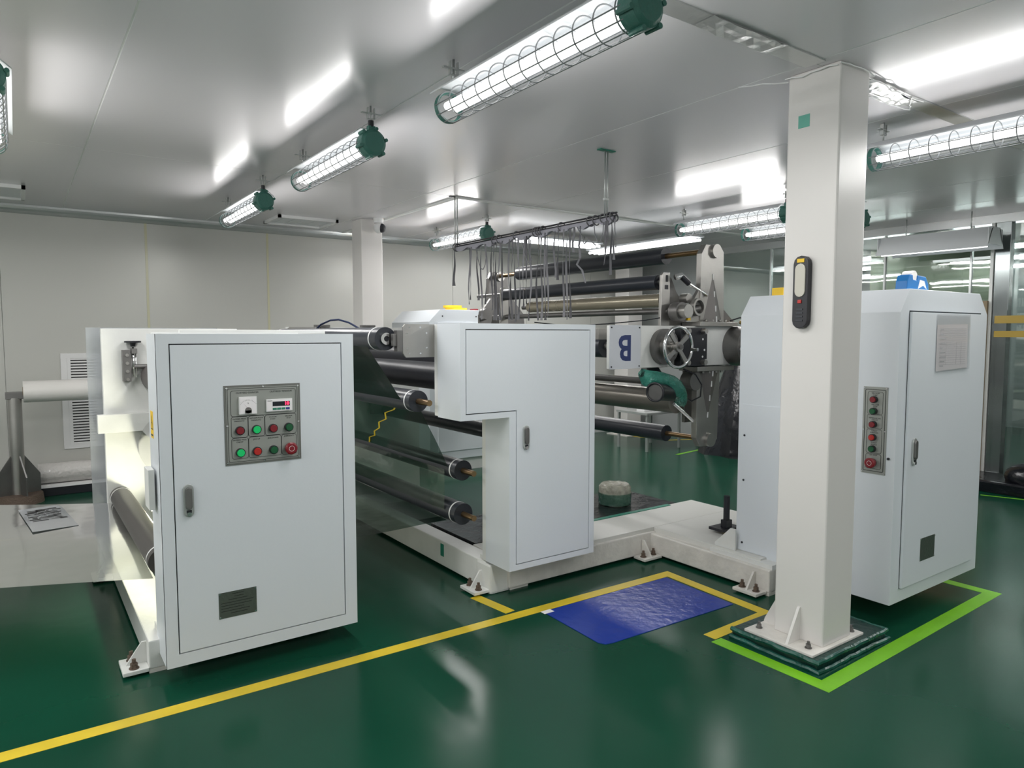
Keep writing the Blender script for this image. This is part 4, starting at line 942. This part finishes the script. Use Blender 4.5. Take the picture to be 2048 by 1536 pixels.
# torn film round the column head
t = thing('torn_film', (3.6, 1.9, ZC - 0.01), 'torn shiny film and sealant remnants on the ceiling round the foreground column head', 'film')
for k, (P0, P1, n_) in enumerate((((3.40, 1.86), (4.05, 1.885), 9), ((3.46, 2.0), (4.1, 1.975), 9), ((3.14, 2.12), (3.14, 1.84), 6), ((3.14, 1.82), (3.42, 1.82), 6), ((3.0, 2.28), (3.15, 2.1), 4), ((3.9, 1.87), (4.12, 1.99), 4))):
    Q = [(P0[0] + (P1[0]-P0[0])*i/n_ + R.uniform(-.006, .006), P0[1] + (P1[1]-P0[1])*i/n_ + R.uniform(-.008, .008), ZC - 0.012 - R.uniform(0, 0.02)) for i in range(n_ + 1)]
    MB().m('white').tube(Q, 0.003, 5).build('film_edge', t)
for x0_, y0_, l_ in ((3.5, 1.87, 0.35), (3.75, 1.9, 0.3), (2.3, 1.87, 0.5)):
    n_ = 10; vs = []
    for i in range(n_ + 1):
        for j in range(4): vs.append((x0_ + l_*i/n_, y0_ + 0.11*j/3, ZC - 0.0075 - (R.uniform(0.0, 0.009) if 0 < i < n_ else 0)))
    MB().m('alu').add(vs, [(4*i+j, 4*i+4+j, 4*i+5+j, 4*i+1+j) for i in range(n_) for j in range(3)]).build('foil', t, fix=False)
# ---------------------------------------------------------------- things on the deck
t = thing('wrapped_reel', (4.02, 4.17, 0.2), 'short plastic-wrapped reel with green film round it on the black mat', 'reel')
b = MB().m('reel'); rx, ry, K = 3.99, 4.17, 26; vs = []
for j, (r, z) in enumerate(((0.118, 0.20), (0.128, 0.24), (0.132, 0.30), (0.130, 0.345), (0.115, 0.366), (0.055, 0.368), (0.045, 0.362))):
    for k in range(K):
        a = 2*PI*k/K; q = r*(1 + R.uniform(-0.02, 0.02)); vs.append((rx + q*math.cos(a), ry + q*math.sin(a), z + R.uniform(-.004, .004)))
b.add(vs, [(j*K+k, j*K+(k+1) % K, (j+1)*K+(k+1) % K, (j+1)*K+k) for j in range(6) for k in range(K)], True)
b.add(vs[-K:], [tuple(range(K))]); b.build('reel', t)
MB().m('wrap_clear').cyl((rx, ry, 0.205), (rx, ry, 0.30), 0.134, 0.137, n=30, caps=False).build('green_wrap', t, fix=False)
t = thing('work_mat', (3.4, 4.2, 0.17), 'black plastic sheet edged with green tape on the machine deck', 'mat')
B('black_gloss', (2.46, 4.42, 3.90, 4.52, 0.15, 0.199)).build('sheet', t)
B('tape_deep', (3.0, 4.33, 3.865, 3.905, 0.1962, 0.2005)).build('tape_edge', t)
B('dark_steel', (2.46, 2.56, 4.0, 4.1, 0, 0.15), (4.2, 4.3, 4.35, 4.45, 0, 0.15)).build('leg', t)
t = thing('hand_stamp', (4.05, 3.12, 0.2), 'black plastic squeegee tool standing upright on the white deck', 'tool')
MB().m('black').cyl((4.05, 3.10, 0.25), (4.05, 3.10, 0.46), 0.022, n=16).box(4.02, 4.08, 3.075, 3.125, 0.22, 0.29).build('handle', t)
B('black', (3.97, 4.16, 3.06, 3.19, 0.215, 0.235)).build('blade', t, 0.003)
B('yellow', (4.03, 4.11, 3.06, 3.12, 0.196, 0.214)).build('yellow_block', t)
MB().m('machine_white').prism([(2.80, 0.197), (2.96, 0.197), (2.96, 0.215), (2.84, 0.335), (2.80, 0.335)], 'x', 3.75, 3.765).build('gusset', m2)
B('machine_white', (3.715, 3.80, 2.5, 2.97, 0.155, 0.185)).build('edge_strip', m2)
# black plastic covered stack behind the turret
t = thing('covered_stack', (8.0, 5.85, 0), 'stack covered with shiny black plastic behind the turret', 'stack')
b = MB().m('black_gloss'); vs = []; K = 20
for j in range(9):
    z = j*0.15; s_ = 1 - 0.07*j
    for k in range(K):
        a = 2*PI*k/K; q = (0.55 if abs(math.sin(2*a)) < 0.5 else 0.62)*s_*(1 + R.uniform(-0.04, 0.04)); vs.append((8.0 + q*math.cos(a), 5.85 + q*math.sin(a), z))
b.add(vs, [(j*K+k, j*K+(k+1) % K, (j+1)*K+(k+1) % K, (j+1)*K+k) for j in range(8) for k in range(K)], True)
b.add(vs[-K:], [tuple(range(K))]); b.build('plastic_cover', t)
B('card', (7.8, 8.2, 5.65, 6.05, 0.0, 1.15)).build('load', t)
# far cabinets that mirror the near ones
t = thing('rear_cabinet', (4.33, 7.5, 0.0), 'pale chamfered cabinet at the back with yellow rolls on top, behind the ribbons', 'cabinet')
MB().m('cab').prism([(3.78, 0.15), (3.78, 1.735), (3.92, 1.875), (4.75, 1.875), (4.87, 1.75), (4.87, 0.15)], 'y', 6.95, 7.9).build('body', t, 0.003)
B('machine_white', (3.9, 4.8, 7.0, 7.8, 0, 0.15)).build('plinth', t)
B('cab', (3.88, 4.77, 6.935, 6.95, 0.25, 1.73)).build('door', t, 0.002)
b = MB().m('black').cyl((3.95, 6.945, 1.80), (3.95, 6.952, 1.80), 0.008, n=8).cyl((4.4, 6.945, 1.80), (4.4, 6.952, 1.80), 0.008, n=8).build('screw', t)
for k, (x, z, m_) in enumerate(((4.28, 1.875, 'yellow'), (4.28, 1.905, 'yellow'))):
    tag(MB().m(m_).ring((x - 0.05*k, 7.2, z), (x - 0.05*k, 7.2, z + 0.028), 0.13 - 0.02*k, 0.06, 28).build('tape_roll'), ('yellow tape roll lying on the rear cabinet, lower of two', 'yellow tape roll lying on the rear cabinet, upper of two')[k], 'tape')
tag(B('red', (4.50, 4.56, 7.15, 7.25, 1.875, 1.90)).build('box', None, 0.003), 'tiny red box on the rear cabinet beside the yellow rolls', 'box')
# back of the room: boxes by the far column
t = thing('side_table', (7.2, 6.9, 0), 'low table with small boxes by the far right column', 'table')
B('galv', (6.9, 7.6, 6.6, 7.2, 0.50, 0.53)).build('tabletop', t)
for x in (6.92, 7.56):
    for y in (6.62, 7.16): B('galv', (x, x + 0.03, y, y + 0.03, 0, 0.5)).build('leg', t)
tag(B('white', (7.0, 7.15, 6.75, 6.9, 0.53, 0.75)).build('box', None, 0.004), 'grey-white box on the low table at the far column', 'box')
b = B('white', (7.25, 7.5, 6.7, 6.9, 0.53, 0.78)); b.m('navy').box(7.28, 7.38, 6.698, 6.70, 0.54, 0.77)
tag(b.build('box'), 'white box with a navy blue stripe on the low table', 'box')
# ================================================================ HANGING RAIL WITH RIBBONS
t = thing('hanging_rail', (3.37, 4.6, 2.4), 'dark double rail hung from the ceiling on two rods, wrapped in grey cloth', 'rail')
RX, RZ, RY0, RY1 = 3.37, 2.405, 3.53, 5.68
for dz in (0.0, 0.018): MB().m('black').cyl((RX, RY0, RZ + dz), (RX, RY1, RZ + dz), 0.0065, n=10).build('rail_tube', t)
for yy, l in ((3.64, 0), (5.66, 0)):
    for dx in (-0.012, 0.012): MB().m('galv').cyl((RX + dx, yy, RZ), (RX + dx, yy, ZC), 0.0055, n=8).build('drop_rod', t)
    b = B('galv', (RX - 0.02, RX + 0.02, yy - 0.01, yy + 0.01, 2.52, 2.535)); b.build('rod_clip', t)
    b = B('tape_deep' if yy < 4 else 'black', (RX - 0.07, RX + 0.07, yy - 0.02 if yy < 4 else yy - 0.01, yy + 0.02 if yy < 4 else yy + 0.01, ZC - 0.007, ZC - 0.001)).build('ceiling_plate', t)
b = MB().m('sleeve_cloth'); n = 60; vs = []
for i in range(n + 1):
    y = RY0 + 0.02 + (RY1 - RY0 - 0.05)*i/n; d = 0.042 + 0.014*math.sin(i*0.9) + R.uniform(-.006, .006)
    vs += [(RX - 0.010, y, RZ - 0.006), (RX - 0.016 + R.uniform(-.005, .005), y, RZ - d), (RX + 0.012, y, RZ - d + 0.004), (RX + 0.010, y, RZ - 0.006)]
b.add(vs, [(4*i+k, 4*i+4+k, 4*i+4+(k+1) % 4, 4*i+(k+1) % 4) for i in range(n) for k in range(4)]); b.build('cloth_sleeve', t)
for y in (3.56, 3.60, 3.66, 3.74, 3.80, 4.12, 4.35, 4.38, 4.41, 4.44, 4.7, 4.95, 5.02, 5.64, 5.67):
    MB().m('cloth_dark').torus((RX, y, RZ - 0.008), (R.uniform(-.2, .2), 1, R.uniform(-.3, .3)), 0.034, 0.005, 16, 5).build('knot', t)
def ribbon(y, length, label, w_=0.014, x=None, loop=False):
    x = RX - 0.018 if x is None else x
    n = max(5, int(length/0.045)); b = MB().m(R.choice(['cloth_grey', 'cloth_grey', 'cloth_dark']))
    vs = []; tw = R.uniform(0, PI); yy = 0; ph = R.uniform(0, 6)
    for i in range(n+1):
        f = i/n; a = tw + f*length*R.uniform(4.0, 5.5); sway = 0.010*math.sin(ph + f*length*9) + (0.05*f*f*R.choice((-1, 1)) if loop else 0)
        h = w_/2*(1.0 if f < 0.92 else 1.5); ca, sa = math.cos(a)*h, math.sin(a)*h
        px, py, pz = x + 0.006*math.sin(ph*2 + f*7), y + sway, RZ + 0.0 - 0.03 - f*length
        vs += [(px - sa, py - ca, pz), (px + sa, py + ca, pz)]
    off = 0.0016
    vs2 = [(v[0] - off, v[1] + off*0.6, v[2]) for v in vs]
    fs = [(2*i, 2*i+1, 2*i+3, 2*i+2) for i in range(n)]; o = len(vs)
    b.add(vs + vs2, fs + [(o+2*i+2, o+2*i+3, o+2*i+1, o+2*i) for i in range(n)] + [(2*i, 2*i+2, o+2*i+2, o+2*i) for i in range(n)] + [(2*i+1, o+2*i+1, o+2*i+3, 2*i+3) for i in range(n)])
    o = b.build('ribbon', None, fix=False)
    return tag(o, label, 'ribbon', 'grey ribbons hanging from the ceiling rail')
ORD = ['first', 'second', 'third', 'fourth', 'fifth', 'sixth', 'seventh', 'eighth', 'ninth', 'tenth', 'eleventh', 'twelfth', 'thirteenth', 'fourteenth', 'fifteenth',
    'sixteenth', 'seventeenth', 'eighteenth', 'nineteenth', 'twentieth', 'twenty-first', 'twenty-second', 'twenty-third', 'twenty-fourth', 'twenty-fifth']
for i, (y, l) in enumerate([(5.404,0.51),(5.378,0.47),(5.262,0.48),(5.205,0.65),(5.126,0.52),(5.040,0.57),(5.001,0.66),(4.971,0.66),(4.926,0.66),(4.881,0.66),(4.779,0.66),(4.744,0.66),(4.694,0.68),(4.639,0.66),(4.577,0.56),(4.537,0.54),(4.490,0.67),(4.393,0.67),(4.342,0.67),(4.298,0.67),(4.267,0.65),(4.074,0.65),(4.034,0.67),(3.999,0.66)]):
    ribbon(y, l, 'long grey ribbon, %s from the left of the long ones on the ceiling rail' % ORD[i])
for i, (y, l) in enumerate([(4.175,0.35),(4.145,0.37),(3.954,0.18),(3.604,0.22),(3.569,0.37),(3.545,0.27)]):
    ribbon(y, l, 'short grey ribbon, %s from the left of the short ones on the rail' % ORD[i])
o = ribbon(5.66, 0.33, 'dark short ribbon hanging at the far left end of the rail', 0.02)
o = ribbon(3.888, 0.41, 'single grey ribbon curving outward before the top roller, right half', loop=True)
o = ribbon(3.515, 0.19, 'shortest grey ribbon at the very right end of the rail')
o = ribbon(3.624, 0.30, 'dark ribbon just left of the right end of the rail', 0.016)
def loop_ribbon(pts, label, w_=0.007):
    b = MB().m('cloth_grey'); P = []
    for i in range(len(pts)-1):
        for k in range(4):
            f = k/4; P.append((RX - 0.02, pts[i][0]*(1-f)+pts[i+1][0]*f, pts[i][1]*(1-f)+pts[i+1][1]*f))
    P.append((RX - 0.02, *pts[-1])); b.tube(P, w_*0.55, 5)
    return tag(b.build('ribbon'), label, 'ribbon', 'grey ribbons hanging from the ceiling rail')
loop_ribbon([(3.92, 2.37), (3.87, 2.30), (3.84, 2.24), (3.80, 2.27), (3.76, 2.25), (3.72, 2.22)], 'crumpled grey ribbon drooping sideways under the right part of the rail')
loop_ribbon([(3.74, 2.38), (3.73, 2.30), (3.70, 2.24), (3.67, 2.24), (3.645, 2.30), (3.64, 2.37)], 'small looped grey ribbon near the right end of the rail')
loop_ribbon([(4.60, 2.34), (4.56, 2.24), (4.52, 2.17), (4.49, 2.15), (4.47, 2.18), (4.49, 2.24), (4.48, 2.34)], 'grey ribbon tied in a long loop at the middle of the rail')
loop_ribbon([(5.29, 2.36), (5.26, 2.26), (5.21, 2.17), (5.17, 2.16), (5.14, 2.20), (5.12, 2.28), (5.13, 2.36)], 'grey ribbon looped in a wide bow near the left of the rail')

# ================================================================ LEFT SIDE: grille, stand, rolls
gx0, gx1, gz0, gz1 = 0.362, 0.74, 0.415, 1.40
t = thing('wall_grille', (0.55, YB, 0.9), 'tall white louvred air grille on the back wall at left', 'grille')
y = YB
B('white', (gx0, gx1, y-.014, y, gz1-.05, gz1), (gx0, gx1, y-.014, y, gz0, gz0+.05), (gx0, gx0+.055, y-.014, y, gz0+.05, gz1-.05), (gx1-.055, gx1, y-.014, y, gz0+.05, gz1-.05)).build('frame', t, 0.002)
B('white', (gx0+.055, gx0+.085, y-.018, y, gz0+.05, gz1-.05), (gx1-.085, gx1-.055, y-.018, y, gz0+.05, gz1-.05)).build('inner_frame', t)
B('ink', (gx0+.085, gx1-.085, y-.003, y-.001, gz0+.05, gz1-.05)).build('duct', t)
o0 = None
for k in range(31):
    z = gz0 + 0.058 + k*(gz1-gz0-0.115)/30
    if o0 is None:
        o0 = MB().m('white').prism([(y-.016, z-.009), (y-.014, z-.011), (y-.004, z+.004), (y-.006, z+.006)], 'x', gx0+.085, gx1-.085).build('louvre', t); zb = z
    else:
        o = o0.copy(); COL.objects.link(o); o.parent = t; o.location = (0, 0, z - zb)
px, py = -0.035, 8.05
t = thing('roll_stand', (px, py, 0), 'steel stand with flared foot at the left edge holding the long white roll', 'stand')
MB().m('steel').cyl((px, py, 0.08), (px, py, 1.0), 0.056, n=36).build('post', t)
MB().m('rust').cyl((px, py, 0), (px, py, 0.085), 0.20, 0.19, n=40).build('base', t)
for k in range(4):
    a = k*PI/2 + 0.35; ca, sa = math.cos(a), math.sin(a); b = MB().m('dark_steel')
    P = [(0.05, 0.085), (0.185, 0.085), (0.185, 0.26), (0.05, 0.46)]
    vs = [(px + r*ca - 0.006*sa*s_, py + r*sa + 0.006*ca*s_, z) for s_ in (-1, 1) for r, z in P]
    b.add(vs, [(0,1,2,3), (7,6,5,4), (0,4,5,1), (1,5,6,2), (2,6,7,3), (3,7,4,0)]); b.build('fin', t)
B('dark_steel', (px - 0.07, px + 0.09, py - 0.05, py + 0.05, 0.99, 1.055)).build('saddle', t, 0.004)
t = tag(MB().m('foam').cyl((0.035, 8.03, 1.055), (0.95, 8.03, 1.055), 0.102, n=40).build('foam_roll'), 'long translucent white roll lying level on the steel stand', 'roll')
MB().m('card').ring((0.03, 8.03, 1.055), (0.95, 8.03, 1.055), 0.045, 0.038).build('core', t)
t = tag(MB().m('bubble').cyl((0.12, 8.3, 0.215), (1.1, 8.3, 0.205), 0.10, n=40).build('bubble_wrap_roll'), 'shiny bubble wrap roll lying along the foot of the back wall', 'roll')
B('white', (0.10, 1.15, 8.19, 8.40, 0.085, 0.11)).build('loose_sheet', t)
tag(B('black', (0.1, 1.2, 8.2, 8.42, 0, 0.085)).build('skid', None, 0.004), 'dark skid on the floor under the bubble wrap roll', 'skid')
# printed sheet lying under the clear film
t = thing('printed_sheet', (0.15, 5.2, 0.428), 'pale sheet with smeared dark print lying on the clear film at left', 'paper')
M = Matrix.Translation((0.17, 5.22, 0.428)) @ Matrix.Rotation(0.1, 4, 'Z') @ Matrix.Diagonal((0.62, 1.1, 1, 1))
MB(M).m('acrylic').box(-0.26, 0.12, -0.22, 0.40, 0, 0.0015).build('sheet', t)
b = MB(M).m('ink')
for k in range(9):
    for q in range(4): b.box(-0.20 + q*0.07 + R.uniform(-.03, .02), -0.16 + q*0.07 + R.uniform(0, .05), 0.02 + k*0.036 + R.uniform(-.01, .01), 0.03 + k*0.036 + R.uniform(0.0, 0.018), 0.0016, 0.002)
b.build('print', t)
strip([(-1.6, 6.75), (0.40, 6.6)], 0.05, 'yellow_tape', 'floor_tape', 'faint yellow tape seen through the clear film at left')
